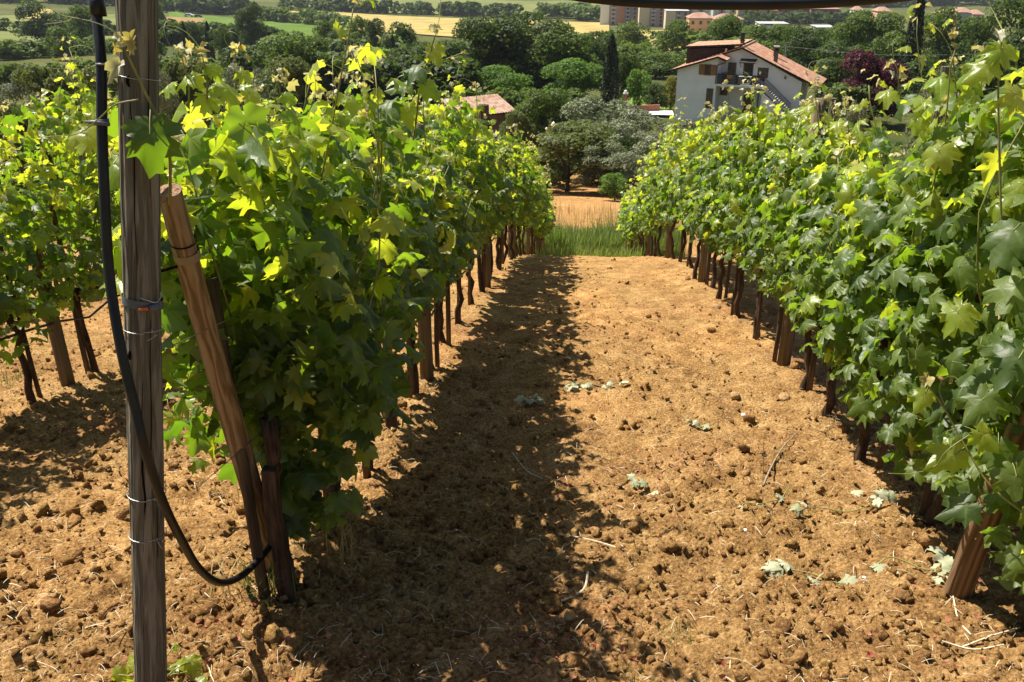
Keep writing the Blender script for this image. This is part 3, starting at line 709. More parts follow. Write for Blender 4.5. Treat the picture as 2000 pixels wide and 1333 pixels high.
# right hand strut at the near end of the right row
q0 = Vector(at(1878, 1112, 2.62)); q1 = q0+Vector((.30, -.42, .95)); q0.z = g1(q0.x, q0.y)-.05
rs_t = thing('leaning_strut', 'stout brown strut leaning out of the soil under the right row at the right edge', 'strut', q0)
q1 = Vector(at(1990, 850, 2.40)); a_ = (q1-q0).normalized(); q1 = q0+a_*1.15
log('shaft', (0, 0, 0), q1-q0, .044, .040, BROWNWOOD, rs_t, 22, 30, 17, .03)
mb = MB(); mb.tube(spline([at(1905, 990, 2.36), at(1925, 985, 2.33), at(1948, 992, 2.36)], 5), .0022, 5); o = mb.build('yellow_twine', TENDRIL, rs_t, True)
o.matrix_parent_inverse = Matrix.Translation(-q0)
bpy.data.objects['yellow_twine'].location = (0, 0, 0)
# small dark corner stump in front of the strut foot
stp = thing('square_stake', 'dark square stake standing in front of the strut foot by the first left vine', 'stake', at(566, 1195, 2.38))
gzv = g1(stp.location.x, stp.location.y); stp.location.z = gzv
mb = MB()
pts = [(-.023, -.02), (.023, -.02), (.023, .02), (-.023, .02)]
V = []; 
for i in range(8):
    t = i/7; 
    for (a, b) in pts: V.append((a+.004*math.sin(i*2.1)-.01*t, b+.004*math.cos(i*1.7), -.1+.62*t))
F_ = [(0, 3, 2, 1), (28, 29, 30, 31)]
for i in range(7):
    for k in range(4): F_.append((i*4+k, i*4+(k+1) % 4, i*4+4+(k+1) % 4, i*4+4+k))
mb.add(V, F_).build('shaft', BARK, stp)
# hose from above, along the post and down in a loop to the first vine
HP = [(170, -120, 2.02), (180, -20, 2.0), (189, 30, 1.98), (198, 130, 1.93), (199, 240, 1.90), (204, 380, 1.86), (214, 540, 1.82), (236, 680, 1.77), (262, 790, 1.74), (284, 880, 1.72), (318, 980, 1.76), (352, 1050, 1.86), (388, 1110, 1.98), (428, 1138, 2.10), (470, 1126, 2.24), (512, 1086, 2.38), (556, 1032, 2.50), (590, 1000, 2.6)]
hp = [at(*p) for p in HP]
hose = thing('irrigation_hose', 'black irrigation hose hanging down the grey end post and looping to the first vine', 'hose', hp[0])
mb = MB(); mb.tube([v-Vector(hp[0]) for v in spline(hp, 9)], .0115, 14); mb.build('pipe', HOSE, hose, True)
def hring(pp, dirn, name, r_, m, ln=.01):
    p = Vector(at(*pp))-Vector(hp[0]); d = Vector(dirn).normalized(); mb = MB(); mb.tube([p-d*ln, p+d*ln], r_, 12); mb.build(name, m, hose, True)
hring((190, 12, 1.985), (.02, -.05, -1), 'coupling', .0165, HOSE, .022)
hring((199, 125, 1.93), (0, -.05, -1), 'clip', .0128, STEEL, .0018); hring((199, 136, 1.93), (0, -.05, -1), 'clip', .0128, STEEL, .0015)
hring((200, 238, 1.90), (0, -.05, -1), 'clip', .014, TIE, .006)
mb = MB(); p0 = Vector(at(200, 238, 1.90))-Vector(hp[0]); mb.tube([p0+Vector((-.036, -.012, .002)), p0+Vector((-.01, -.016, .001)), p0+Vector((.022, -.012, -.004))], [.002, .0055, .004], 6); mb.build('clip', TIE, hose, True)
# hose slung across overhead
HP2 = [(700, -190, 1.10), (900, -62, 1.10), (1080, -17, 1.10), (1200, 0, 1.10), (1320, 7, 1.10), (1440, 9, 1.10), (1560, 7, 1.10), (1680, 0, 1.10), (1820, -18, 1.10), (2020, -80, 1.10), (2250, -180, 1.10)]
mb = MB(); h2 = [at(*p) for p in HP2]; mb.tube(spline(h2, 9), .0064, 14); o = mb.build('overhead_hose', HOSE, None, True)
tag(o, 'black hose sagging across the top of the view above the lane', 'hose')

# ------------------------------------------------------------------ shoots one can pick out by eye
def find(lbl):
    for o in COL.objects:
        if o.get('label') == lbl: return o
def spray(root, path, leaves, rad=.003, tend=(), sname='shoot'):
    """path and leaves in world coordinates"""
    org = root.location; mb = MB(); pp = spline(path, 6); mb.tube([p-org for p in pp], [rad*(1-.5*i/len(pp)) for i in range(len(pp))], 6); mb.build(sname, STEM, root, True)
    for (p, nrm, tp, s, kd) in leaves: put_leaf(root, p, nrm, tp, s, kd, org=org)
    for p, s in tend: put_tendril(root, p, s, rs, org=org)
v1 = find(lab(1, 'left row', ', closest to the camera')); vr = find(lab(1, 'right row', ', closest to the camera'))
Cm = np.array([0, 0, CAM_H])
def face(p, k=1.0): v = Cm-np.array(p); return v/np.linalg.norm(v)*k
# shoot crossing the front of the end post, with its bronze tip
Ys = 1.86
P = [at(332, 400, 2.05), at(331, 300, 1.98), at(312, 240, 1.92), at(283, 180, 1.88), at(255, 120, 1.86), at(240, 88, 1.86)]
L = []
r_ = np.random.RandomState(5)
for k in range(6):
    q = at(238+r_.uniform(-26, 30), 82+r_.uniform(-18, 14), 1.86); L.append((q, face(q)+r_.randn(3)*.7, r_.randn(3), r_.uniform(.016, .03), 2))
L += [(at(228, 130, 1.86), (0.2, -.6, .6), (-.3, 0, -.8), .036, 2), (at(293, 262, 1.84), (.35, -.85, .25), (-.1, 0, -1), .075, 0), (at(222, 320, 1.95), (-.3, -.6, .6), (.2, 0, -1), .06, 1), (at(168, 262, 2.0), (.2, -.6, .7), (-.1, 0, -1), .055, 1), (at(238, 500, 2.0), (.1, -.8, .3), (0, 0, -1), .065, 1)]
spray(v1, P, L, .0042)
spray(v1, [at(270, 195, 1.87), at(225, 205, 1.86), at(190, 235, 1.86), at(150, 262, 1.9), at(85, 268, 1.95)], [], .002, sname='tendril')
spray(v1, [at(242, 75, 1.86), at(200, 50, 1.86), at(155, 38, 1.86), at(120, 44, 1.86), at(85, 48, 1.86)], [], .0012, sname='tendril')
spray(v1, [at(160, 38, 1.86), at(120, 30, 1.86), at(95, 15, 1.86), at(80, 8, 1.86)], [], .0010, sname='tendril')
r_ = np.random.RandomState(77); hang = []
for k in range(170):
    py = 600+430*r_.rand()**.75; edge = 372+(py-372)*.272+34; px = edge-14-34*(py > 780)*r_.rand()+abs(r_.randn())*75*(1-.35*(py-600)/400)
    q = at(px, py, 2.43+.25*r_.rand()-.10*(py < 750)); hang.append((q, np.array([.3, -.6, .5])+r_.randn(3)*.6, r_.randn(3)*.45+[0, 0, -1], r_.uniform(.045, .075), 0))
for k in range(34):
    py = r_.uniform(560, 900); px = r_.uniform(328, 352+(py-372)*.25); q = at(px, py, 2.95+.25*r_.rand()); hang.append((q, np.array([-.2, -.6, .5])+r_.randn(3)*.6, r_.randn(3)*.45+[0, 0, -1], r_.uniform(.045, .075), int(r_.rand() < .45)))
spray(v1, [at(560, 560, 2.7), at(520, 700, 2.6), at(540, 860, 2.5), at(560, 960, 2.48)], hang, .004)
spray(v1, [at(385, 560, 3.05), at(372, 700, 3.0), at(350, 850, 2.98)], [], .004)
# tall shoot at the top of the left row
P = [at(800, 330, 3.9), at(812, 240, 3.85), at(822, 160, 3.8), at(838, 110, 3.8), at(850, 70, 3.8)]
L = [(at(850, 98, 3.8), (.1, -.7, .4), (.2, 0, -1), .062, 1), (at(812, 130, 3.8), (-.2, -.4, .9), (-.6, 0, -.3), .074, 0), (at(790, 165, 3.82), (-.2, -.5, .8), (-.6, 0, -.6), .072, 0), (at(835, 170, 3.8), (.3, -.7, .4), (.6, 0, -.6), .064, 1),
     (at(845, 62, 3.8), (0, -.4, .7), (-.5, 0, .4), .045, 2), (at(852, 55, 3.8), (.3, -.4, .5), (.5, 0, .3), .035, 2), (at(800, 215, 3.85), (.2, -.8, .4), (0, 0, -1), .07, 1), (at(760, 200, 3.8), (-.2, -.4, .9), (-.7, 0, -.3), .08, 0)]
spray(find(lab(3, 'left row')), P, L, .005, [(at(850, 70, 3.8), .26), (at(840, 110, 3.8), .25)])
spray(find(lab(3, 'left row')), [at(822, 130, 3.8), at(865, 118, 3.8), at(912, 100, 3.8)], [(at(905, 104, 3.8), (0, -.5, .6), (.8, 0, .2), .02, 2)], .0028)
for j, (px, py, Y) in enumerate([(355, 112, 2.5), (460, 105, 2.7), (650, 150, 3.1), (705, 165, 3.3), (540, 150, 2.9), (390, 95, 2.5), (930, 170, 6.0), (640, 195, 3.1)]):
    r_ = np.random.RandomState(200+j); base = at(px+r_.uniform(-15, 15), py+110, Y); tipp = at(px, py, Y)
    Lv = [(tipp+r_.randn(3)*.02, r_.randn(3)+[0, -.4, .6], r_.randn(3), r_.uniform(.016, .028), 2) for _ in range(6)]
    mid = base*.5+tipp*.5; Lv += [(base*.35+tipp*.65+[.03, 0, 0], [.4, -.6, .5], [.5, 0, -.8], .034, 1), (mid-[.05, 0, 0], [-.4, -.4, .8], [-.6, 0, -.7], .044, 1), (base*.7+tipp*.3+[.06, 0, 0], [.5, -.4, .6], [.5, 0, -.9], .052, 1)]
    spray(find(lab(1 + min(j, 2) if Y < 4 else 7, 'left row', ', closest to the camera' if (j == 0 and Y < 4) else '')) or v1, [base, mid+[.01, 0, 0], tipp], Lv, .0035, [(tipp, .14)])
# shoots of the right row leaning over the lane
P = [at(2010, 1010, 2.15), at(1935, 950, 2.2), at(1890, 880, 2.25), at(1845, 800, 2.3), at(1812, 752, 2.32)]
L = [(at(1805, 775, 2.32), (-.2, -.8, .5), (-.3, 0, -1), .046, 1), (at(1808, 742, 2.33), (.1, -.6, .6), (.3, 0, .6), .036, 2), (at(1862, 890, 2.26), (-.2, -.85, .45), (-.7, 0, -.6), .072, 1), (at(1920, 850, 2.3), (.2, -.7, .6), (.5, 0, -.6), .062, 1),
     (at(1885, 990, 2.2), (-.45, -.5, .7), (-.7, 0, -.6), .07, 0), (at(1985, 930, 2.15), (-.1, -.8, .5), (.1, 0, -1), .072, 0), (at(1990, 700, 2.1), (-.3, -.7, .6), (-.3, 0, -1), .08, 0), (at(1920, 780, 2.25), (-.4, -.6, .6), (-.2, 0, -1), .074, 0), (at(1985, 560, 2.1), (-.4, -.6, .7), (-.2, 0, -1), .082, 0), (at(1870, 610, 2.35), (-.5, -.6, .5), (-.1, 0, -1), .066, 1),
     (at(1992, 1090, 2.15), (-.3, -.6, .6), (-.3, 0, -1), .065, 0), (at(1950, 880, 2.3), (-.3, -.7, .5), (.1, 0, -1), .075, 0), (at(1980, 450, 2.1), (-.4, -.5, .8), (-.1, 0, -1), .08, 0)]
spray(vr, P, L, .0038, [(at(1845, 790, 2.3), .12)])
spray(vr, [at(1900, 845, 2.26), at(1850, 880, 2.25), at(1825, 912, 2.25), at(1780, 925, 2.25), at(1735, 925, 2.25)], [], .0016, sname='tendril')
spray(vr, [at(1958, 520, 2.3), at(1952, 300, 2.35), at(1950, 160, 2.35), at(1958, 60, 2.35)], [(at(1958, 95, 2.35), (0, -.7, .5), (.2, 0, -1), .05, 1), (at(1925, 130, 2.35), (-.3, -.6, .5), (-.6, 0, -.8), .055, 1), (at(1985, 185, 2.35), (.3, -.7, .5), (.6, 0, -.8), .06, 1), (at(1950, 68, 2.35), (0, -.5, .5), (0, 0, 1), .03, 2)], .0036, [(at(1958, 60, 2.35), .15)])
for j, (px, py, Y) in enumerate([(1420, 165, 7.0), (1465, 120+60, 6.6), (1590, 165, 5.2), (1752, 135, 3.9), (1860, 110, 3.2), (1650, 195, 4.8)]):
    r_ = np.random.RandomState(300+j); base = at(px+10, py+90, Y); tipp = at(px, py, Y); mid = base*.5+tipp*.5
    Lv = [(tipp+r_.randn(3)*.02, r_.randn(3)+[0, -.4, .6], r_.randn(3), r_.uniform(.016, .03), 2) for _ in range(6)]+[(mid-[.05, 0, 0], [-.4, -.4, .8], [-.6, 0, -.7], .06, 1), (base*.7+tipp*.3+[.06, 0, 0], [.5, -.4, .6], [.5, 0, -.9], .07, 1)]
    kk = int(np.argmin([abs(v-Y) for v in ysR]))+1
    spray(find(lab(kk, 'right row', ', closest to the camera' if kk == 1 else '')) or vr, [base, mid, tipp], Lv, .0035, [(tipp, .16)])
# sprout at the foot of the end post
sp = thing('vine_sprout', 'bright yellow green vine sprout at the foot of the grey end post', 'sprout', (PB2.x, PB2.y+.02, g1(PB2.x, PB2.y)))
r_ = np.random.RandomState(9)
for (px, py, s) in [(232, 1318, .042), (252, 1300, .035), (240, 1345, .05), (345, 1300, .035), (372, 1292, .034), (385, 1310, .03), (352, 1340, .045), (380, 1345, .05), (340, 1262, .018)]:
    q = at(px, py, 1.86 if px < 300 else 1.9); put_leaf(sp, q, np.array([0, -.6, .8])+r_.randn(3)*.4, r_.randn(3)+[0, 0, -.4], s, 1, org=sp.location)
    mb = MB(); b0 = Vector((random.uniform(-.02, .02), .03, 0)); mb.tube([b0, (b0+Vector(q)-sp.location)*.5+Vector((0, .01, .02)), Vector(q)-sp.location], .0018, 5); mb.build('stem', STEM, sp, True)

# ------------------------------------------------------------------ things lying on the soil
WILT = leafmat('wilted_leaf', (.28, .30, .17), (.58, .57, .38), (.3, .3, .12), (.4, .4, .2), .2, .6, .3, (.5, .5, .36))
WL = [lmesh('wilted_leaf', p, (WILT, STEM)) for p in NEARV[:4]]
def cutting(px, py, n, ln, ang, label, size=.05, group=None):
    p = hit(px, py); t = thing('pruned_shoot', label, 'pruned shoot', (p[0], p[1], g1(p[0], p[1])+.012), ang)
    r_ = np.random.RandomState(int(px)); pts = [(ln*(i/6-.5), .03*math.sin(i*1.3)+.01*r_.randn(), .012+.008*r_.rand()) for i in range(7)]
    if ln > .1: mb = MB(); mb.tube(spline(pts, 4), .0028, 5); mb.build('stem', STEM, t, True)
    for k in range(n):
        f = r_.rand(); o = bpy.data.objects.new('leaf', WL[int(r_.randint(4))]); COL.objects.link(o); o.parent = t
        o.location = (ln*(f-.5)+.01*r_.randn(), .035*r_.randn(), .02+.012*r_.rand()); o.rotation_euler = (r_.uniform(-.7, .7), r_.uniform(-.7, .7), r_.uniform(0, 6.28)); s = size*r_.uniform(.6, 1.1); o.scale = (s, s, s*.9)
cutting(1162, 762, 9, .42, .12, 'wilted greyish vine cutting lying across the middle of the lane', .05)
cutting(1042, 792, 5, .12, .8, 'clump of pale wilted leaves at the edge of the left row shadow', .05)
cutting(1370, 838, 4, .15, -.2, 'small wilted cutting on bare soil right of the lane centre', .04)
cutting(1640, 1135, 6, .5, -.08, 'green vine cutting with a pale upturned leaf in the right foreground', .055)
cutting(1790, 1120, 4, .3, .1, 'wilted leaves lying left of the brown strut foot', .05)
cutting(1640, 1010, 4, .4, .25, 'long green shoot on the soil with one pale leaf, upper of the right foreground cuttings', .04)
cutting(1500, 985, 4, .35, .6, 'withered cutting with grey leaves in the right centre of the soil', .04)
cutting(1255, 965, 5, .1, .2, 'cluster of pale dry leaves in the centre foreground', .035)
cutting(1720, 1000, 3, .1, .2, 'dark green fallen leaves beside the first dark stake of the right row', .035)
CHIP = mat('limestone_chip', (.75, .72, .66), .8, .2, (.85, .83, .78), 40)
STONE = mat('earth_stone', (.30, .18, .08), 1, .05, (.42, .27, .13), 25, .8, 50)
def stone(px, py, s, m, label, cat='stone', name='stone', flat=.6):
    p = hit(px, py); V = I2[0]*(1+.3*(rs.rand(len(I2[0]), 1)-.5))*np.array([s, s*.85, s*flat]); o = link(name, npmesh(name, V, I2[1]), None, m, (p[0], p[1], g1(p[0], p[1])+s*.3)); o.rotation_euler = (0, 0, random.uniform(0, 6)); tag(o, label, cat)
stone(1434, 782, .038, STONE, 'brown fist sized clod left of the pair near the right row', 'clod', 'clod')
stone(1530, 782, .046, STONE, 'larger rounded brown clod right of the pair near the right row', 'clod', 'clod')
stone(1400, 600, .05, STONE, 'brown clod in the upper lane near the right row', 'clod', 'clod')
stone(1112, 1215, .024, STONE, 'dark clod in the foreground at the shadow edge', 'clod', 'clod')
stone(1452, 812, .016, CHIP, 'white stone chip below the pair of brown clods'); stone(1454, 1046, .011, CHIP, 'small white stone chip in the centre right foreground')
stone(1858, 1160, .010, CHIP, 'tiny white stone chip below the brown strut foot'); stone(1690, 1120, .009, CHIP, 'tiny white chip beside the green cutting')
mb = MB(); p = Vector(hit(1505, 945)); p.z += .03
TW = mat('dry_twig', (.20, .15, .10), .9, .1, (.36, .29, .2), 60)
tw = [Vector(hit(1490, 950)), Vector(hit(1508, 915)), Vector(hit(1530, 880)), Vector(hit(1556, 858))]
for v, h in zip(tw, (.01, .02, .03, .03)): v.z = g1(v.x, v.y)+h
mb.tube(spline(tw, 5), [.006-.0002*i for i in range(16)], 6); mb.tube([tw[0], Vector(at(1492, 850, tw[0].y))], .0016, 5)
tag(mb.build('dry_twig', TW), 'forked dry vine twig lying on the sunlit soil right of the lane', 'twig')
def twig(pts, r_, label):
    q = [Vector(hit(*p)) for p in pts]
    for v in q: v.z = g1(v.x, v.y)+.012
    m_ = MB(); m_.tube(spline(q, 4), r_, 5); tag(m_.build('dry_twig', TWP), label, 'twig')
TWP = mat('pale_twig', (.5, .42, .28), .8, .2, (.68, .6, .44), 50)
twig([(1060, 1190), (1100, 1170), (1140, 1145), (1148, 1120)], .0045, 'curved pale twig at the shadow edge in the centre foreground')
twig([(1000, 885), (1030, 925), (1060, 935)], .0035, 'thin pale forked twig reaching out of the row shadow')
twig([(1090, 1040), (1160, 1070), (1215, 1090)], .0028, 'long straight pale twig in the centre foreground soil')
twig([(1838, 1260), (1900, 1270), (1960, 1262)], .003, 'bleached twig near the lower right corner'); twig([(1858, 1180), (1870, 1220), (1895, 1246)], .003, 'bent bleached twig above the lower right corner')
twig([(1880, 1262), (1935, 1250), (1990, 1232)], .003, 'pale straw stem slanting up near the lower right corner')

# ------------------------------------------------------------------ grasses
GRASS = leafmat('green_grass', (.06, .11, .02), (.16, .20, .05), (.16, .30, .02), (.36, .42, .08), .35, .5, .35)
DRYG = leafmat('dry_grass', (.45, .33, .13), (.62, .50, .24), (.4, .3, .1), (.5, .4, .15), .25, .6, .3)
def grass(name, XY, h, m, label, cat, wd=.006, lean=.5, single=False, seed=1):
    r_ = np.random.RandomState(seed); X, Y = XY; n = len(X); Z = gz(X, Y)
    a = r_.rand(n)*6.283; hh = h*(.45+.75*r_.rand(n))*(1+1.3*fbm(X*1.1, Y*1.1, 23, 2)); ln = lean*hh*r_.rand(n); dx, dy = np.cos(a), np.sin(a); V = []
    for t, wdt in ((0, 1), (.35, .9), (.7, .6), (1, .05)):
        cx = X+dx*ln*t*t; cy = Y+dy*ln*t*t; cz = Z-.02+hh*(t-.12*t*t)
        V += [np.stack([cx-dy*wd*wdt, cy+dx*wd*wdt, cz], -1), np.stack([cx+dy*wd*wdt, cy-dx*wd*wdt, cz], -1)]
    V = np.stack(V, 1).reshape(-1, 3); T = np.array([[0, 1, 3, 2], [2, 3, 5, 4], [4, 5, 7, 6]]); T = (T[None]+(np.arange(n)*8)[:, None, None]).reshape(-1, 4)
    me = npmesh(name, V, T, attrs={'rnd': np.repeat(r_.rand(n), 8)}); o = link(name, me, None, m)
    return tag(o, label, cat, kind=None if single else 'stuff')
r_ = np.random.RandomState(3)
n = 9000; grass('tall_grass', (r_.uniform(-2.2, 3.4, n), r_.uniform(26.6, 30.5, n)), .95, GRASS, 'tall fresh green grass at the far end of the lane', 'grass', .011, .5, seed=4)
n = 2200; grass('grass_fringe', (r_.uniform(-.9, 1.5, n), 27.5-9*r_.rand(n)**2.2), .4, GRASS, 'short grass creeping onto the far end of the lane', 'grass', .01, .5, seed=5)
n = 7000; xx = r_.uniform(-9, 12, n); yy = r_.uniform(30, 46, n); k = fbm(xx/2, yy/2, 5, 3)+.1*r_.randn(n) > -.02
grass('dry_grass', (xx[k], yy[k]), .75, DRYG, 'sparse bleached grass stalks on the orange earth below the lane', 'dry grass', .010, .3, seed=6)
def tuft(px, py, n, h, rad, m, label, wd=.0025, Y=None):
    p = hit(px, py) if Y is None else at(px, py, Y); rr = np.random.RandomState(int(px)); grass('grass_tuft', (p[0]+rr.randn(n)*rad, p[1]+rr.randn(n)*rad), h, m, label, 'grass tuft', wd, .9, True, int(px))
tuft(515, 1170, 55, .22, .05, GRASS, 'grass tuft at the foot of the strut and the first left vine', .0022); tuft(450, 1165, 26, .2, .05, DRYG, 'bleached grass blades below the looping hose', .0028)
tuft(1310, 1240, 90, .05, .05, GRASS, 'small low green tuft in the centre foreground', .0015); tuft(1220, 1320, 90, .05, .06, GRASS, 'low green tuft at the bottom edge of the view', .0015)
tuft(20, 740, 60, .12, .12, GRASS, 'weedy grass around the post of the third row', .003); tuft(60, 1290, 40, .05, .07, GRASS, 'thin green seedlings at the lower left edge', .0015)
tuft(660, 1080, 14, .28, .03, DRYG, 'few dry grass stems by the second left vine', .002); tuft(1440, 1275, 30, .04, .05, GRASS, 'tiny seedlings in the lower right foreground', .0014)
tuft(480, 980, 22, .2, .05, DRYG, 'dry grass leaning against the left side of the timber strut', .0025)

# ------------------------------------------------------------------ trees
def fol(name, a, b, t, tw=.3): return leafmat(name, a, b, t, tuple(v*1.3 for v in t), tw, .6, .25)
FOL = {'dark': fol('dark_foliage', (.024, .042, .012), (.066, .098, .022), (.12, .19, .02)), 'mid': fol('mid_foliage', (.042, .072, .015), (.11, .155, .03), (.19, .29, .03)),
       'bright': fol('bright_foliage', (.065, .125, .018), (.12, .20, .03), (.2, .36, .03), .35), 'olive': fol('olive_foliage', (.13, .155, .075), (.27, .30, .17), (.13, .16, .06), .2),
       'cypress': fol('cypress_foliage', (.014, .024, .010), (.032, .048, .018), (.03, .05, .01), .15), 'plum': fol('plum_foliage', (.035, .008, .014), (.075, .02, .028), (.14, .01, .03), .3),
       'yellow': fol('yellow_foliage', (.12, .12, .02), (.2, .18, .03), (.3, .28, .03), .35), 'shrub': fol('shrub_foliage', (.06, .08, .02), (.14, .155, .05), (.2, .26, .04))}
TBARK = mat('tree_bark', (.06, .045, .03), 1, .05, (.14, .11, .08), 8, .6, 20)
def crown_mesh(name, kind, nb, nq, s, seed, shape='round', m='dark'):
    """many small leaf-sized faces spread through lobes of a unit crown (height 1, width about 1)"""
    r_ = np.random.RandomState(seed)
    if shape == 'cypress':
        z = r_.rand(nq)**.85; wdt = .115*np.sin(np.clip(z*.93+.07, 0, 1)**.75*math.pi)**.6*(1-.25*z); a = r_.rand(nq)*6.283; q = np.sqrt(r_.rand(nq))*.35+.7
        wob = 1+.18*np.sin(a*5+z*20+seed); P = np.stack([np.cos(a)*wdt*q*wob, np.sin(a)*wdt*q*wob, z], -1); N_ = np.stack([np.cos(a), np.sin(a), .3+0*a], -1)
    else:
        C_ = []; 
        for k in range(nb):
            a = r_.rand()*6.283; zz = r_.uniform(.18, .84); w_ = math.sqrt(max(.05, 1-((zz-.48)/.52)**2)); rr = math.sqrt(r_.rand())*.36*w_
            C_.append((math.cos(a)*rr, math.sin(a)*rr, zz, r_.uniform(.11, .21) if shape == 'round' else r_.uniform(.07, .14)))
        C_ = np.array(C_); pr = C_[:, 3]**2; idx = r_.choice(nb, nq, p=pr/pr.sum())
        d = r_.randn(nq, 3); d /= np.linalg.norm(d, axis=1, keepdims=True); d[:, 2] = np.where(d[:, 2] < -.45, -d[:, 2], d[:, 2])
        rad = C_[idx, 3]*(.62+.46*r_.rand(nq)**.6); rad *= 1+.35*(noise2(d[:, 0]*3+idx*3.1, d[:, 2]*3+d[:, 1]*2.3+idx, seed)-.5)
        P = C_[idx, :3]+d*rad[:, None]*np.array([1, 1, .85]); N_ = d
    n = len(P); N_ = N_+r_.randn(n, 3)*.55; M = frames(N_, r_.randn(n, 3))*(s*(.55+.9*r_.rand(n)))[:, None, None]
    if m == 'olive': proto = np.array([[0, -1, 0], [.28, 0, .1], [0, 1, 0], [-.28, 0, .1]])
    else: proto = np.array([[0, -.9, 0], [.75, -.1, .15], [.1, 1, 0], [-.7, .2, .2]])
    V = np.einsum('nij,vj->nvi', M, proto)+P[:, None]
    T = np.array([[0, 1, 2, 3]]); T = (T[None]+(np.arange(n)*4)[:, None, None]).reshape(-1, 4)
    me = npmesh(name, V.reshape(-1, 3), T, attrs={'rnd': np.repeat(r_.rand(n), 4)}); me.materials.append(FOL[m]); return me
def trunk_mesh(seed, low=.05, top=.55, r0=.035):
    r_ = random.Random(seed); mb = MB(); mb.tube([(0, 0, -.08), (.01, 0, .1), (-.01, .01, .25), (.0, 0, top)], [r0*1.3, r0, r0*.85, r0*.4], 8)
    for k in range(5):
        a = k*1.26+r_.random(); z = .14+.06*k; L_ = r_.uniform(.22, .34); mb.tube([(0, 0, z), (math.cos(a)*L_*.5, math.sin(a)*L_*.5, z+.10), (math.cos(a)*L_, math.sin(a)*L_, z+.26)], [r0*.55, r0*.4, r0*.12], 5)
    me = bpy.data.meshes.new('trunk'); me.from_pydata([tuple(v) for v in mb.v], [], mb.f); me.materials.append(TBARK); return me
TRK = [trunk_mesh(i) for i in range(3)]
CR = {}
def crown(kind, v, big=False):
    key = (kind, v, big)
    if key not in CR:
        nq = 15000 if big else 5000; s = .0145 if big else .023
        if kind == 'cypress': CR[key] = crown_mesh('crown', kind, 1, 6000, .013, 500+v, 'cypress', 'cypress')
        elif kind == 'olive': CR[key] = crown_mesh('crown', kind, 34, 15000 if big else 7000, .017 if big else .027, 520+v, 'loose', 'olive')
        elif kind in ('shrub',): CR[key] = crown_mesh('crown', kind, 30, nq, s, 540+v, 'loose', kind)
        else: CR[key] = crown_mesh('crown', kind, 22, nq, s, 560+v*7+len(kind), 'round', kind)
    return CR[key]
_tc = [0]
def tree(kind, px, Y, top_py, wpx, label, name=None, cat='tree', base=None, group=None, big=False, v=None, low=0.0):
    _tc[0] += 1; v = _tc[0] % 3 if v is None else v
    p = at(px, 300, Y); x = p[0]; z0 = g1(x, Y) if base is None else base; zt = at(px, top_py, Y)[2]
    h = max(zt-z0, .6); dep = Y/ _F[1]*1.0; wd = wpx/1732*float(np.dot(np.array([x, Y, (z0+zt)/2-CAM_H]), _F))
    nm = name or {'cypress': 'cypress_tree', 'olive': 'olive_tree', 'plum': 'plum_tree', 'shrub': 'shrub'}.get(kind, 'broadleaf_tree')
    t = thing(nm, label, cat, (x, Y, z0), random.uniform(0, 6.28), group)
    c = bpy.data.objects.new('crown', crown(kind, v, big)); COL.objects.link(c); c.parent = t
    if kind == 'cypress': c.scale = (wd/.23, wd/.23, h)
    else:
        off = h*low; c.location = (0, 0, off-h*.04); c.scale = (wd/.92, wd/.92, (h-off)*1.03)
    tr = bpy.data.objects.new('trunk', TRK[v]); COL.objects.link(tr); tr.parent = t; k = min(wd, h)*.9; tr.scale = (k, k, h*.95)
    return t
T_ = tree
# foreground olives and shrubs below the vineyard
T_('shrub', 1110, 56, 228, 250, 'dense dark fruit tree at the end of the lane, its short trunk in shade', 'fruit_tree', big=True)
T_('olive', 1190, 66, 180, 230, 'silvery olive tree rising above the end of the lane', big=True)
T_('olive', 1262, 58, 228, 200, 'grey green olive just left of the right row top', big=True, v=0)
T_('olive', 1200, 53, 272, 165, 'low olive bush between the dark fruit tree and the right row', big=True, v=1)
T_('mid', 1160, 62, 250, 130, 'soft green shrub filling behind the dark fruit tree', 'bush', 'bush', big=True, v=2)
T_('mid', 1225, 59, 268, 120, 'soft green shrub right of the lane end under the olives', 'bush', 'bush', big=True, v=1)
T_('shrub', 1060, 60, 262, 110, 'leafy shrub at the left of the lane end', 'bush', 'bush', big=True, v=0)
T_('bright', 1205, 50, 334, 62, 'small bright green shrub on the orange earth', 'shrub', 'shrub')
T_('mid', 1062, 72, 168, 130, 'mid green bush right of the little shed', 'bush', 'bush', big=True)
T_('olive', 1320, 66, 224, 120, 'low silvery bush in front of the white house wall', 'bush', 'bush', v=2)
T_('shrub', 1010, 62, 205, 90, 'leafy bush close to the shed right wall', 'bush', 'bush', big=True)
T_('mid', 985, 92, 205, 120, 'low green thicket behind the shed roof', 'bush', 'bush')
T_('olive', 1660, 62, 180, 70, 'pale olive between the white house and the purple tree'); T_('olive', 1820, 60, 140, 130, 'olive tree behind the right row tips')
T_('mid', 1640, 90, 160, 120, 'green shrub at the right corner of the white house', 'bush', 'bush')
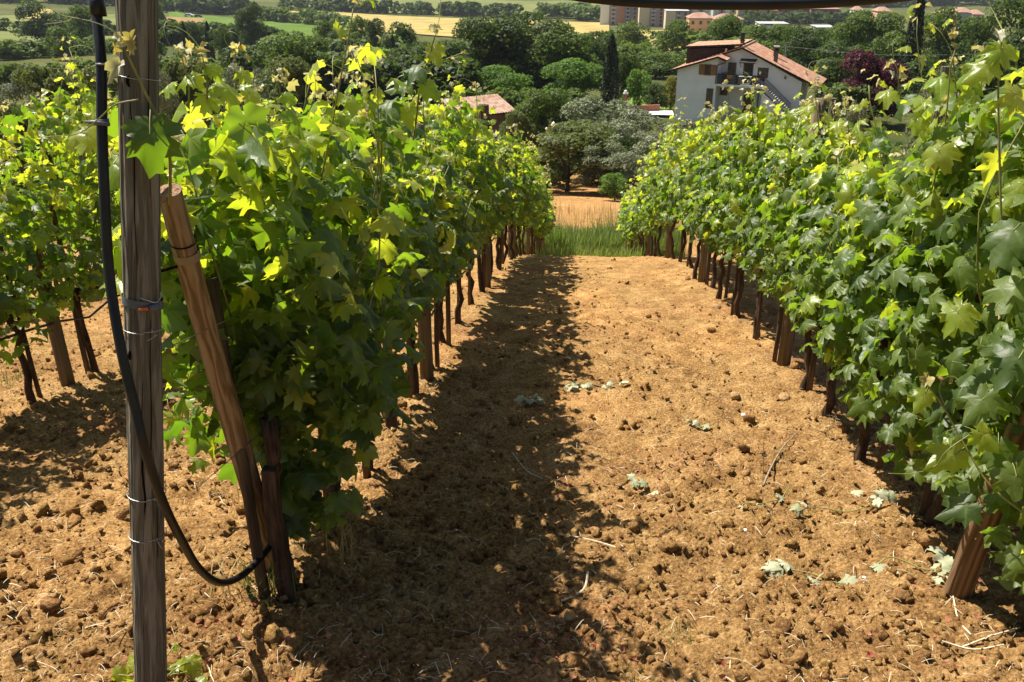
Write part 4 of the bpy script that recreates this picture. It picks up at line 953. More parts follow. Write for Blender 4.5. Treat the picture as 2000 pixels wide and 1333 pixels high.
# around the house and the valley centre
T_('bright', 975, 105, 128, 130, 'light green tree behind the shed', big=True); T_('bright', 1125, 108, 104, 135, 'bright green tree left of the tall cypress', big=True)
T_('cypress', 1186, 100, 68, 36, 'tall narrow cypress left of the driveway gate'); T_('dark', 1216, 106, 100, 52, 'dark narrow tree close behind the tall cypress')
T_('bright', 1243, 104, 128, 60, 'light green garden tree behind the gate pillar'); T_('dark', 1270, 102, 160, 55, 'clipped dark round shrub in the garden', 'bush', 'bush'); T_('yellow', 1303, 104, 150, 45, 'yellowish tree touching the left wall of the house')
T_('dark', 905, 118, 30, 170, 'big dark oak left of the valley centre', big=True); T_('dark', 1015, 120, 22, 200, 'largest dark oak crown in the valley centre', big=True, v=1); T_('mid', 1105, 118, 46, 165, 'broad green oak right of the largest one', big=True)
T_('dark', 840, 125, 90, 140, 'dark oak behind the tall vine shoot', v=2); T_('dark', 770, 130, 100, 130, 'dark round tree left of the tall vine shoot'); T_('dark', 1150, 150, 60, 90, 'dark tree behind the tall cypress')
T_('dark', 935, 118, 110, 120, 'shaded dark oak below the big pair', v=0); T_('dark', 1050, 118, 120, 120, 'shaded tree under the largest oak', v=1)
T_('mid', 1225, 230, 40, 78, 'round field tree, left of the pair near the town'); T_('mid', 1300, 225, 36, 76, 'round field tree, right of the pair near the town')
T_('mid', 1270, 160, 100, 110, 'green trees filling behind the garden'); T_('mid', 1350, 150, 90, 100, 'green tree behind the left end of the house roof')
T_('mid', 1405, 150, 24, 110, 'tall green tree behind the house ridge', big=True); T_('mid', 1480, 160, 42, 130, 'wide green tree behind the chimneys', big=True); T_('dark', 1555, 150, 48, 120, 'dark green tree right of the chimneys', big=True, v=2)
T_('mid', 1440, 130, 70, 130, 'dark leafy tree close behind the house'); T_('dark', 1610, 135, 80, 120, 'dark tree behind the right roof slope', v=1); T_('mid', 1660, 150, 14, 150, 'tall green tree left of the right cypress', big=True, v=0)
T_('dark', 1600, 120, 110, 100, 'shaded shrub mass right of the house', 'bush', 'bush'); T_('cypress', 1746, 118, -30, 36, 'very tall cypress cut by the top of the view')
T_('mid', 1800, 140, 12, 120, 'tall green tree right of the very tall cypress', big=True); T_('mid', 1862, 150, 26, 100, 'green tree with pointed crown on the right', big=True, v=0)
T_('plum', 1692, 92, 98, 150, 'purple leaved plum tree right of the house', big=True); T_('dark', 1975, 95, -30, 190, 'massive dark tree in the upper right corner', big=True, v=1)
T_('dark', 1790, 105, 110, 120, 'shaded dark shrub behind the plum tree', 'bush', 'bush'); T_('mid', 1880, 95, 100, 130, 'mid green tree below the massive right tree', v=2); T_('mid', 1720, 130, 60, 110, 'green tree behind the plum tree')
T_('dark', 1930, 120, 70, 120, 'dark foliage left of the massive right tree', v=0)
# left of centre
T_('dark', 510, 235, 4, 66, 'dark round tree standing above the green meadow', big=True); T_('mid', 352, 330, -2, 32, 'small tree beside the parked white car')
T_('mid', 575, 100, 58, 210, 'big rounded oak clump left of centre', big=True, v=0); T_('mid', 640, 122, 66, 110, 'right half of the big rounded oak clump', big=True, v=2); T_('dark', 500, 112, 88, 130, 'lower dark bush of the left oak clump', v=1)
T_('dark', 700, 128, 95, 110, 'dark bushy tree right of the oak clump'); T_('mid', 655, 225, 36, 50, 'leftmost of the row of field trees above the vines'); T_('mid', 712, 235, 30, 50, 'second field tree above the vines'); T_('dark', 790, 180, 42, 80, 'dark tree with a cypress beside it above the vines', v=2)
T_('mid', 708, 200, 60, 44, 'small rounded orchard tree in the little meadow'); T_('dark', 745, 225, 34, 46, 'dark field tree behind the little meadow'); T_('dark', 670, 175, 60, 60, 'dark rounded bush at the left of the little meadow', 'bush', 'bush')
T_('cypress', 393, 200, 44, 15, 'small left cypress of the pair near the green meadow'); T_('cypress', 437, 195, 42, 18, 'small right cypress of the pair near the green meadow'); T_('cypress', 778, 172, 68, 14, 'small cypress below the dark field tree')
T_('dark', 415, 205, 40, 56, 'rounded tree between the two small cypresses'); T_('dark', 462, 190, 50, 50, 'rounded bush right of the two small cypresses', 'bush', 'bush'); T_('mid', 335, 180, 55, 60, 'tree right behind the top of the grey end post')
T_('mid', 400, 130, 90, 110, 'green bush above the first left vine', 'bush', 'bush'); T_('shrub', 330, 120, 100, 110, 'brownish green bush behind the grey end post', 'bush', 'bush')
T_('dark', 135, 260, 0, 90, 'dark tree on the left hillside'); T_('mid', 205, 240, 6, 60, 'light tree left of the grey end post'); T_('dark', 30, 250, 14, 40, 'small dark tree at the left edge of the hillside'); T_('dark', 20, 215, 40, 36, 'round bush on the left terraces', 'bush', 'bush')
T_('mid', 160, 190, 50, 60, 'dark shrub below the hillside trees', 'bush', 'bush')
hedge = [(30, 70, 150), (110, 62, 140), (190, 66, 150), (50, 54, 190), (150, 50, 200), (235, 58, 150), (-40, 60, 170), (90, 44, 215), (10, 42, 225), (300, 60, 160), (400, 66, 150), (205, 44, 210), (480, 70, 165), (590, 74, 150)]
HL = ['olive shrub at the far left', 'second olive shrub from the left', 'olive shrub just left of the hose', 'lower left scrub bush', 'scrub bush left of the hose', 'scrub bush behind the hose', 'scrub at the left edge', 'brown scrub over the third row', 'scrub over the leftmost third row vines', 'scrub behind the post top', 'scrub right of the post top', 'low scrub by the hose', 'scrub behind the bronze tips', 'scrub behind the centre left tips']
for k, (px, Y, tp) in enumerate(hedge):
    if px > 250: tp -= 25
    T_('shrub' if k % 3 else 'olive', px, Y, tp-35, 150, HL[k]+', dull green', 'shrub', 'shrub', big=True, v=k % 3)
# hedge lines far off that read as one mass
def wood(pts, n, hmin, hmax, label, kindm='dark', name='distant_wood'):
    r_ = np.random.RandomState(n+int(pts[0][0])); Vs = []; Ts = []; Rn = []; b = 0; near_ = 'thicket' in label or 'scrub' in label or 'undergrowth' in label
    for k in range(n):
        f = r_.rand()*(len(pts)-1); i = int(f); f -= i; px = pts[i][0]*(1-f)+pts[i+1][0]*f+r_.uniform(-3, 3); py = pts[i][1]*(1-f)+pts[i+1][1]*f
        p = hit(px, py); p = p*(1+r_.uniform(0, .05)); h = r_.uniform(hmin, hmax); x, y = p[0], p[1]
        V, T = crown_src[kindm][int(r_.randint(2))+(3 if near_ else 0)]; a = r_.rand()*6.28; c_, s_ = math.cos(a), math.sin(a); w_ = h*r_.uniform(.9, 1.7)
        W = np.column_stack([(V[:, 0]*c_-V[:, 1]*s_)*w_+x, (V[:, 0]*s_+V[:, 1]*c_)*w_+y, V[:, 2]*h+g1(x, y)-.08*h]); Vs.append(W); Ts.append(T+b); b += len(W); Rn.append(np.full(len(W), r_.rand()*.5)+np.tile(r_.rand(len(W)//4)[:, None], (1, 4)).ravel()*.5)
    me = npmesh(name, np.concatenate(Vs), np.concatenate(Ts), attrs={'rnd': np.concatenate(Rn)}); tag(link(name, me, None, FOL[kindm]), label, 'wood', kind='stuff')
def _src(seed, m, nq, s_, nb=12):
    me = crown_mesh('tmp', m, nb, nq, s_, seed, 'loose' if nb > 12 else 'round', m); V = np.empty(len(me.vertices)*3); me.vertices.foreach_get('co', V); T = np.empty(len(me.loops), int); me.loops.foreach_get('vertex_index', T); bpy.data.meshes.remove(me); return V.reshape(-1, 3), T.reshape(-1, 4)
crown_src = {k_: [_src(901+j*7+len(k_), k_, 180, .092) for j in range(3)]+[_src(951+j*5+len(k_), k_, 380, .056, 22) for j in range(3)] for k_ in ('dark', 'mid')}
wood([(310, 24), (480, 32)], 46, 9, 13, 'dark tree belt along the upper edge of the green meadow')
wood([(560, 22), (800, 30), (1010, 38)], 80, 7, 11, 'long hedge line between the wheat field and the far meadow')
wood([(1060, 36), (1172, 44)], 26, 8, 13, 'hedge trees left of the apartment blocks', 'mid')
wood([(490, 42), (560, 48), (680, 60)], 26, 6, 10, 'bushes between the green meadow and the wheat field', 'mid')
wood([(1440, 52), (1560, 50), (1680, 50)], 70, 5, 8, 'tree belt in front of the long town terraces')
wood([(1180, 96), (1330, 110), (1420, 118)], 16, 5, 8, 'low hedge at the foot of the town meadow', 'mid')
wood([(0, 8), (120, 10), (230, 12), (320, 6)], 60, 8, 14, 'wooded crest of the left hillside')
wood([(1560, 12), (1700, 16), (1900, 12), (2000, 20)], 130, 14, 24, 'wooded slope above the town at the right', 'mid')
wood([(0, 120), (120, 112), (240, 104)], 60, 3, 5, 'dull scrub line along the left terraces', 'mid')
wood([(0, 66), (120, 76), (230, 72)], 30, 3, 6, 'scattered bushes on the hillside meadow')
wood([(600, 210), (760, 205), (900, 215)], 50, 4, 7, 'dark undergrowth below the oaks')
wood([(1350, 120), (1500, 120), (1680, 120)], 40, 5, 9, 'undergrowth behind the white house', 'mid')

wood([(560, 150), (700, 140), (900, 150), (1000, 165)], 90, 3, 7, 'dark thicket between the oaks left of the valley centre')
wood([(880, 235), (1000, 240), (1150, 250)], 40, 2.0, 4.0, 'green scrub around the shed', 'mid')
wood([(1000, 120), (1200, 130), (1340, 150)], 70, 3, 6, 'thicket under the valley trees', 'mid')
wood([(300, 200), (450, 190), (620, 200)], 70, 3, 6, 'dull thicket behind the left vine row', 'mid')
wood([(0, 180), (150, 175), (280, 180)], 60, 2.5, 4.5, 'dull scrub below the left terraces', 'mid')
wood([(1620, 200), (1750, 190), (2000, 200)], 60, 3, 6, 'thicket behind the right row', 'mid')
wood([(1380, 104), (1500, 108), (1700, 104)], 40, 5, 8, 'leafy trees between the farmhouse and the town', 'mid')
wood([(300, 90), (400, 92), (560, 100)], 50, 5, 8, 'tree groups below the green meadow')

# ------------------------------------------------------------------ house
WHITE = mat('white_plaster', (.80, .79, .76), .9, .1, (.87, .86, .84), .9, .2, 6)
TILE = mat('roof_tile', (.38, .18, .11), .9, .1, (.58, .36, .25), 2.2, .3, 12, detail=8)
BRWOOD = mat('brown_shutter', (.26, .13, .045), .7, .2, (.34, .18, .07), 6, 0, 60, (6, 1, 1)); DKWOOD = mat('dark_shutter', (.10, .08, .055), .7, .2, (.15, .12, .08), 6)
GLASS = mat('dark_pane', (.02, .022, .025), .12, .6); DARKV = mat('dark_interior', (.03, .028, .025), .8, .1)
RAILM = mat('dark_railing', (.035, .028, .022), .6, .3); DBROWN = mat('dark_roof_timber', (.030, .020, .017), .8, .1, (.05, .032, .026), 3)
BRICK = mat('red_brick', (.22, .085, .05), .9, .1, (.30, .14, .09), 8); STONEW = mat('pale_stone_step', (.5, .47, .42), .9, .1); DRAIN = mat('brown_downpipe', (.10, .06, .045), .5, .3)
def tiled(name, P0, u, v, lu, lv, parent, m=TILE, pitch=.28, th=.07):
    """a roof slope of rounded tile columns running down the slope; P0 top corner, u along the ridge, v down the slope"""
    P0 = Vector(P0); u = Vector(u).normalized(); v = Vector(v).normalized(); nn = u.cross(v); nn = nn if nn.z > 0 else -nn; nu = int(lu/pitch)*4; V = []; F_ = []; nv = max(2, int(lv/.42))
    for j in range(nv*2):
        row = (j+1)//2; fv = row/nv*lv; step = .025 if j % 2 == 0 else 0
        for i in range(nu+1):
            a = i/4*2*math.pi; V.append(P0+u*(i/nu*lu)+v*fv+nn*(.05*(.5+.5*math.cos(a))+step))
    W = nu+1
    for j in range(nv*2-1):
        for i in range(nu): F_.append((j*W+i, j*W+i+1, (j+1)*W+i+1, (j+1)*W+i))
    mb = MB(); mb.add(V, F_); o = mb.build(name, m, parent)
    slab = MB(); q = [P0, P0+u*lu, P0+u*lu+v*lv, P0+v*lv]; slab.add([p-nn*.012 for p in q]+[p-nn*th*1.6 for p in q], [(0, 1, 2, 3), (7, 6, 5, 4), (0, 4, 5, 1), (1, 5, 6, 2), (2, 6, 7, 3), (3, 7, 4, 0)])
    slab.build('eave_board', DBROWN, o); return o
HY = 93.0
hb = at(1317, 228, HY); SHR = 107.0
HX = lambda zx: (zx-160)/SHR
house = thing('farmhouse', 'white two storey farmhouse with terracotta roof, balcony and outside stair', 'house', (hb[0], HY, hb[2]), R(-20))
base_drop = 1.6
HZ = lambda zy: (985-zy)/SHR*.96
FD = 2.0      # depth of the recess behind the wing front
DEP = 7.6
cs = .855
def hx(zx): return HX(zx)*cs
def hz(zy, deep=0): return HZ(zy)-deep*.17
W0, W1 = hx(160), hx(655); WR = hx(1640)*1.0
# walls
mb = MB(); mb.prism([(W0, -base_drop), (W1, -base_drop), (W1, hz(330)), (hx(640), hz(330)), (W0, hz(455))], 0, FD)
mb.build('wing_wall', WHITE, house)
apx = hx(895); apz = hz(245); 
mb = MB(); mb.prism([(W0+.01, -base_drop), (WR, -base_drop), (WR, hz(560)), (apx, apz), (W0+.01, hz(455))], FD+.003, DEP)
mb.build('wall', WHITE, house)
# roof: left slope and right slope, verges overhanging to the front
def slope(xt, zt, xb, zb, y0, y1, nm='roof'):
    d = Vector((xb-xt, 0, zb-zt)); tiled(nm, (xt, y0, zt), (0, 1, 0), d, y1-y0, d.length, house)
slope(apx, apz+.16, hx(1850), hz(600)+.0, FD-.55, DEP+.4, 'right_roof')
slope(apx, apz+.16, hx(75), hz(480), FD-.45, DEP+.4, 'left_roof')
slope(hx(655), hz(312), hx(75), hz(480)+.005, -.4, FD-.46, 'wing_roof')
slope(hx(655)+.003, hz(312), hx(765), hz(345), -.4, FD-.1, 'wing_roof')
# ridge tiles
mb = MB(); mb.tube([(apx, FD-.5, apz+.2), (apx, DEP+.4, apz+.2)], .13, 8); mb.build('ridge_tile', TILE, house)
# dormer on the left slope
dx0, dx1 = hx(190), hx(660)
mb = MB(); mb.prism([(dx0, hz(440)), (dx1, hz(310)), (dx1+.1, hz(262)+.15), (dx0, hz(300)+.25)], FD+.3, DEP-.4); dm = mb.build('dormer', DBROWN, house)
d = Vector((hx(172)-hx(880), 0, hz(285)+.33-(apz+.42))); tiled('dormer_roof', (hx(880), FD-.05, apz+.42), (0, 1, 0), d, DEP-FD-.2, d.length, house)
for k, (a, b) in enumerate(((.8, 2.2), (2.6, 4.0))):
    pass
def windowset(x0, x1, z0, z1, y, sw=0.0, m=BRWOOD, closed=False, door=False):
    mb = MB(); fr = .07
    mb.box(x0-fr, x1+fr, y-.05, y-.002, z0-fr, z0); mb.box(x0-fr, x1+fr, y-.05, y-.002, z1, z1+fr); mb.box(x0-fr, x0, y-.05, y-.002, z0, z1); mb.box(x1, x1+fr, y-.05, y-.002, z0, z1)
    o = mb.build('door' if door else 'window', m, house); mb = MB(); mb.box(x0, x1, y-.02, y-.004, z0, z1); mb.build('pane', GLASS if not closed else DARKV, o)
    if closed:
        for s in range(2):
            a = x0+(x1-x0)/2*s+.01; b = x0+(x1-x0)/2*(s+1)-.01; mb = MB(); mb.box(a, b, y-.06, y-.022, z0+.02, z1-.02)
            for q in range(int((z1-z0)/.12)): mb.box(a+.05, b-.05, y-.075, y-.0605, z0+.08+q*.12, z0+.14+q*.12)
            mb.build('shutter', m, o)
    elif sw:
        for (a, b) in ((x0-fr-sw, x0-fr-.004), (x1+fr+.004, x1+fr+sw)):
            mb = MB(); mb.box(a, b, y-.055, y-.006, z0-.03, z1+.03)
            for q in range(int((z1-z0)/.13)): mb.box(a+.05, b-.05, y-.072, y-.056, z0+.05+q*.13, z0+.11+q*.13)
            mb.build('shutter', m, o)
    return o
windowset(hx(500), hx(575), hz(508), hz(405), 0, .50)
windowset(hx(553), hx(618), hz(860), hz(660), 0, 0, DKWOOD, True, True)
yF = FD+.003
windowset(hx(742), hx(826), hz(478, 2), hz(362, 2), yF, 0, DKWOOD, True)
windowset(hx(932), hx(1036), hz(560, 2), hz(362, 2), yF, 0, DKWOOD, False, True)
windowset(hx(1110), hx(1222), hz(492, 2), hz(402, 2), yF, 0, DKWOOD, True)
windowset(hx(668), hx(748), hz(705, 2), hz(645, 2), yF, 0, BRWOOD, False)
windowset(hx(968), hx(1080), hz(880, 2), hz(672, 2), yF, 0, DKWOOD, False, True)
# canopy over the balcony door
mb = MB(); mb.add([(hx(885), yF, hz(306, 2)), (hx(1080), yF, hz(306, 2)), (hx(1080), yF-.9, hz(348, 2)+.1), (hx(885), yF-.9, hz(348, 2)+.1), (hx(885), yF, hz(306, 2)-.06), (hx(1080), yF, hz(306, 2)-.06), (hx(1080), yF-.9, hz(348, 2)+.02), (hx(885), yF-.9, hz(348, 2)+.02)], [(0, 3, 2, 1), (4, 5, 6, 7), (0, 1, 5, 4), (1, 2, 6, 5), (2, 3, 7, 6), (3, 0, 4, 7)])
cn = mb.build('door_canopy', RAILM, house); mb = MB(); mb.tube([(hx(895), yF-.05, hz(400, 2)), (hx(895), yF-.8, hz(352, 2))], .03, 5); mb.build('bracket', RAILM, cn)
# balcony slab, railing, post
bz = hz(600)
mb = MB(); mb.box(W1+.002, hx(1215), .02, FD, bz-.22, bz); bal = mb.build('balcony', WHITE, house)
mb = MB(); mb.box(W1+.02, hx(1205), .06, .10, bz+.92, bz+.97); mb.box(W1+.02, hx(1205), .06, .10, bz+.06, bz+.1)
mb.build('rail', RAILM, bal)
for k in range(46):
    xk = W1+.05+k*(hx(1200)-W1-.05)/46; mb2 = MB(); mb2.box(xk, xk+.06, .07, .09, bz, bz+.93); mb2.build('baluster', RAILM, bal)
mb = MB(); mb.box(hx(1170), hx(1186), .05, .2, -1.6, bz-.222); mb.build('porch_post', DRAIN, house)
mb = MB(); mb.tube([(hx(752), -.02, hz(372)), (hx(660), -.06, hz(398)), (hx(652), -.06, hz(420)), (hx(648), -.06, bz)], .055, 6); mb.build('downpipe', DRAIN, house)
# stair running down to the right
mb = MB(); sx0, sx1 = hx(1216), hx(1575); n = 15; sz1 = hz(860)
poly_top = []
for k in range(n):
    x0_ = sx0+(sx1-sx0)*k/n; x1_ = sx0+(sx1-sx0)*(k+1)/n; zz = bz-(bz-sz1)*(k)/n
    o = MB(); o.box(x0_+.002, x1_-.002, .06, 1.3, zz-.42, zz-.02); o.build('stair_step', STONEW, bal if k == 0 else house)
mb = MB(); mb.prism([(sx0, bz-.5), (sx0, -1.6), (sx1, -1.6), (sx1, sz1-.45)], .1, 1.26); mb.build('stair_wall', WHITE, house)
ri = MB(); ri.tube([(sx0, .12, bz+.9), (sx1, .12, sz1+.85)], .03, 5); rl = ri.build('stair_rail', RAILM, house)
for k in range(34):
    xk = sx0+(sx1-sx0)*(k+.5)/34; zk = bz-(bz-sz1)*(k+.5)/34; mb2 = MB(); mb2.box(xk-.012, xk+.012, .1, .13, zk-.05, zk+.88); mb2.build('baluster', RAILM, rl)
# chimneys
def chimney(x, y, z0, z1, w_, m, capm, capw, cowl=0):
    mb = MB(); mb.box(x-w_, x+w_, y-w_, y+w_, z0, z1); c = mb.build('chimney', m, house)
    mb = MB(); mb.box(x-capw, x+capw, y-capw, y+capw, z1+.002, z1+.08)
    if cowl: mb.box(x-w_*.9, x+w_*.9, y-w_*.9, y+w_*.9, z1+.082, z1+.082+cowl); mb.box(x-capw, x+capw, y-capw, y+capw, z1+.084+cowl, z1+.16+cowl)
    mb.build('chimney_cap', capm, c)
chimney(hx(866), FD+.6, apz-.4, hz(140)-.4+.15, .17, BRICK if False else DKWOOD, RAILM, .24, .62)
chimney(hx(1228), 5.6, hz(300)-.9, hz(140)-.95, .22, BRICK, STONEW, .28)
chimney(hx(1283), FD+.9, hz(380)-.5, hz(215)-.4, .18, DKWOOD, RAILM, .27, .16)
mb = MB(); mb.box(hx(683), hx(705), FD-.3, FD-.1, hz(312), hz(250)); mb.build('vent_stack', TILE, house)
lamp = MB(); lamp.box(hx(1432), hx(1446), yF-.16, yF-.01, hz(500, 2), hz(470, 2)); lamp.build('wall_lantern', RAILM, house)
# things on the balcony
def on_house(name, label, cat, lx, ly, lz):
    c, s = math.cos(R(-20)), math.sin(R(-20)); return thing(name, label, cat, (house.location.x+lx*c-ly*s, house.location.y+lx*s+ly*c, house.location.z+lz), R(-20))
tb = on_house('white_table', 'small white table behind the balcony railing of the farmhouse', 'table', hx(985), .7, bz)
mb = MB(); mb.box(-.62, .62, -.3, .3, .70, .76); mb.build('tabletop', WHITE, tb)
for sx in (-.55, .55):
    for sy in (-.24, .24): mb = MB(); mb.box(sx-.04, sx+.04, sy-.04, sy+.04, 0, .698); mb.build('leg', WHITE, tb)
ORG = mat('orange_planter', (.55, .17, .03), .7, .2)
pl = on_house('planter_box', 'orange planter with green plants on the balcony rail', 'planter', hx(812), .0, bz+.62); mb = MB(); mb.box(-.24, .24, -.12, .06, 0, .3); mb.build('box', ORG, pl); c = bpy.data.objects.new('plant', crown('bright', 0)); COL.objects.link(c); c.parent = pl; c.scale = (.6, .4, .5); c.location = (0, 0, .22)
for k, (zx, zy, s, lb, kd) in enumerate(((720, 560, .8, 'bushy grey green potted plant at the left end of the balcony', 'olive'), (880, 500, .55, 'leafy potted plant left of the balcony door', 'bright'), (985, 500, .4, 'potted plant on the white balcony table', 'mid'), (1100, 500, .6, 'light green potted plant right of the balcony door', 'bright'), (1195, 560, .6, 'reddish potted plant at the right end of the balcony', 'plum'))):
    dz = .76 if k == 2 else 0; ly = .7 if k == 2 else .9; t = on_house('potted_plant', lb, 'plant', hx(zx), ly, bz+dz); mb = MB(); mb.tube([(0, 0, 0), (0, 0, .26 if k != 2 else .14)], [.12, .17], 10); mb.build('pot', ORG if k % 2 else DRAIN, t)
    c = bpy.data.objects.new('plant', crown(kd, k % 3)); COL.objects.link(c); c.parent = t; c.scale = (s, s, s*1.2 if k != 2 else .3); c.location = (0, 0, .2 if k != 2 else .1)

# ------------------------------------------------------------------ shed
BROWNW = mat('shed_wall', (.16, .11, .08), .9, .1, (.24, .18, .13), 3, .4, 10); GREYW = mat('grey_panel', (.22, .23, .25), .8, .2, (.28, .29, .30), 3)
SH = at(894, 258, 70); shed = thing('shed', 'small brown shed with a weathered terracotta tile roof below the vines', 'shed', (SH[0]+.25, 70, SH[2]-.9), R(38))
mb = MB(); mb.prism([(0, 0), (4.6, 0), (4.6, 2.15), (0, 2.15)], 0, 2.4); mb.build('wall', BROWNW, shed)
OLDT = mat('weathered_roof_tile', (.33, .19, .13), .95, .05, (.52, .37, .28), 2.5, .4, 14, detail=8)
tiled('roof', (-.35, 2.6, 3.05), (1, 0, 0), (0, -1, -.33), 5.4, 3.1, shed, OLDT, .25)
mb = MB(); mb.box(.75, 1.75, -.03, -.002, 0, 1.9); mb.build('door', GREYW, shed); mb = MB(); mb.box(2.3, 2.9, -.03, -.002, 1.0, 1.6); mb.build('window', GLASS, shed)
for (px_, lb) in ((946, 'dark square post standing in front of the shed'), (998, 'short dark post right of the shed')):
    q = at(px_, 300, 10.2 if px_ == 946 else 14); tz = at(px_, 205 if px_ == 946 else 248, q[1])[2]; zb = g1(q[0], q[1]); t = thing('row_post', lb, 'post', (q[0], q[1], zb)); mb = MB(); s_ = .062 if px_ == 946 else .055
    mb.tube([(0, 0, -.1), (.005, 0, (tz-zb)*.5), (0, 0, tz-zb)], [s_, s_*.97, s_*.95], 9); mb.build('shaft', STAKE, t)
for (px_, Y_, tp, lb) in ((1814, 9.8, 130, 'grey post beyond the right row near the purple tree'), (1612, 11.5, 192, 'dark short post top behind the right row')):
    q = at(px_, 300, Y_); tz = at(px_, tp, Y_)[2]; zb = g1(q[0], q[1]); t = thing('row_post', lb, 'post', (q[0], q[1], zb)); mb = MB(); mb.tube([(0, 0, -.1), (0, 0, (tz-zb)*.5), (.003, 0, tz-zb)], [.047, .045, .044], 10); mb.build('shaft', GREYWOOD, t, False)
# gate, wall, driveway
GP = at(1220, 220, 98); gx, gzv2 = GP[0], g1(GP[0], 98)
gp = thing('gate_pillar', 'brick gate pillar with a pale ball on top beside the driveway', 'pillar', (gx, 98, gzv2)); H_ = at(1220, 184, 98)[2]-gzv2
mb = MB(); mb.box(-.2, .2, -.2, .2, -.3, H_); mb.build('shaft', BRICK, gp); mb = MB(); mb.box(-.27, .27, -.27, .27, H_+.002, H_+.1); mb.build('cap', STONEW, gp)
link('ball', npmesh('ball', I2[0]*.17, I2[1], smooth=True), gp, WHITE, (0, 0, H_+.25))
wl = MB(); a = at(1226, 218, 98.2); b = at(1288, 218, 99.5); wz = at(1250, 207, 98.5)[2]
wl.add([(a[0], 98.1, g1(a[0], 98)-.5), (b[0], 99.4, g1(b[0], 99)-.5), (b[0], 99.7, g1(b[0], 99)-.5), (a[0], 98.4, g1(a[0], 98)-.5), (a[0], 98.1, wz), (b[0], 99.4, wz), (b[0], 99.7, wz), (a[0], 98.4, wz)], [(0, 3, 2, 1), (4, 5, 6, 7), (0, 1, 5, 4), (1, 2, 6, 5), (2, 3, 7, 6), (3, 0, 4, 7)])
tag(wl.build('brick_wall', BRICK), 'low brick garden wall running right from the gate pillar', 'wall')
CONC = mat('pale_concrete', (.62, .60, .56), .9, .1, (.7, .68, .64), 2)
drape('driveway', [hit(1200, 229)[:2], hit(1316, 231)[:2], hit(1314, 222)[:2], hit(1205, 220)[:2]], CONC, .3)
drape('garden_lawn', [hit(1205, 219)[:2], hit(1312, 220)[:2], hit(1310, 190)[:2], hit(1210, 190)[:2]], LAWN, .12)
# white blossom in the dark tree
for k, (px_, py_, s) in enumerate(((1081, 243, .13), (1067, 252, .075))):
    q = at(px_, py_, 52.6); o = link('white_blossom', npmesh('white_blossom', I1[0]*(1+.2*rs.randn(len(I1[0]), 1))*s, I1[1], smooth=True), None, WHITE, q); tag(o, ['larger white blossom on the dark fruit tree at the lane end', 'smaller white blossom left of the larger one'][k], 'blossom')
# utility pole and line behind the house
POLEM = mat('grey_pole', (.25, .24, .22), .8, .2)
up = at(1532, 125, 112); zt = at(1532, 88, 112)[2]; pz = g1(up[0], 112); pt_ = thing('utility_pole', 'thin grey utility pole behind the farmhouse roof', 'pole', (up[0], 112, pz)); mb = MB(); mb.tube([(0, 0, -.2), (0, 0, zt-pz)], [.11, .08], 8); mb.build('shaft', POLEM, pt_)
mb = MB(); A = Vector((up[0], 112, zt-.2)); B = Vector(at(2010, 103, 118)); C2 = Vector(at(1740, 108, 114)); mb.tube(spline([A, C2, B], 10), .022, 4); tag(mb.build('power_line', POLEM), 'power line running right from the utility pole', 'cable')
# farmhouse and cars behind the post
PINK = mat('pink_plaster', (.52, .33, .26), .9, .1, (.58, .4, .32), 2); FR = at(303, 26, 330)
fz = g1(FR[0], 330); fh = thing('pink_farmhouse', 'small pink farmhouse partly behind the grey end post', 'house', (FR[0]-3, 330, fz)); mb = MB(); mb.box(-4, 5.5, 0, 8, -1, 4.2); mb.build('wall', PINK, fh)
tiled('roof', (-4.5, 4, 6.0), (1, 0, 0), (0, -1, -.4), 10.5, 4.8, fh, TILE, .5); tiled('roof', (-4.5, 4, 6.0), (1, 0, 0), (0, 1, -.4), 10.5, 4.8, fh, TILE, .5)
for k in range(3): mb = MB(); mb.box(-3+k*3, -2+k*3, -.03, -.002, 1, 2.4); mb.build('window', DKWOOD, fh)
CARW = mat('white_car_paint', (.8, .8, .8), .25, .6); CARD = mat('dark_car_paint', (.03, .03, .035), .3, .6); TYRE = mat('tyre', (.015, .015, .015), .9, .1)
def car(px, py, label, m, s=1.0):
    p = hit(px, py); c = thing('parked_car', label, 'car', (p[0], p[1], p[2]+.7), .15)
    prof = [(-2.1, .35), (2.1, .35), (2.12, .8), (1.3, .95), (.7, 1.45), (-1.2, 1.45), (-1.9, .95), (-2.15, .85)]
    mb = MB(); mb.prism([(x*s, z*s) for x, z in prof], -.85*s, .85*s); mb.build('body', m, c)
    mb = MB(); mb.prism([(x*s, z*s) for x, z in [(-1.55, .98), (1.1, .98), (.62, 1.38), (-1.15, 1.38)]], -.86*s, .86*s); mb.build('window', GLASS, c)
    for sx in (-1.35, 1.35):
        for sy in (-.8, .8): mb = MB(); mb.tube([(sx*s, (sy-.1)*s, .33*s), (sx*s, (sy+.1)*s, .33*s)], .33*s, 12); mb.build('wheel', TYRE, c)
car(370, 36, 'white car parked at the edge of the green meadow', CARW, 1.25); car(388, 37, 'dark car parked right beside the white one', CARD, 1.0)

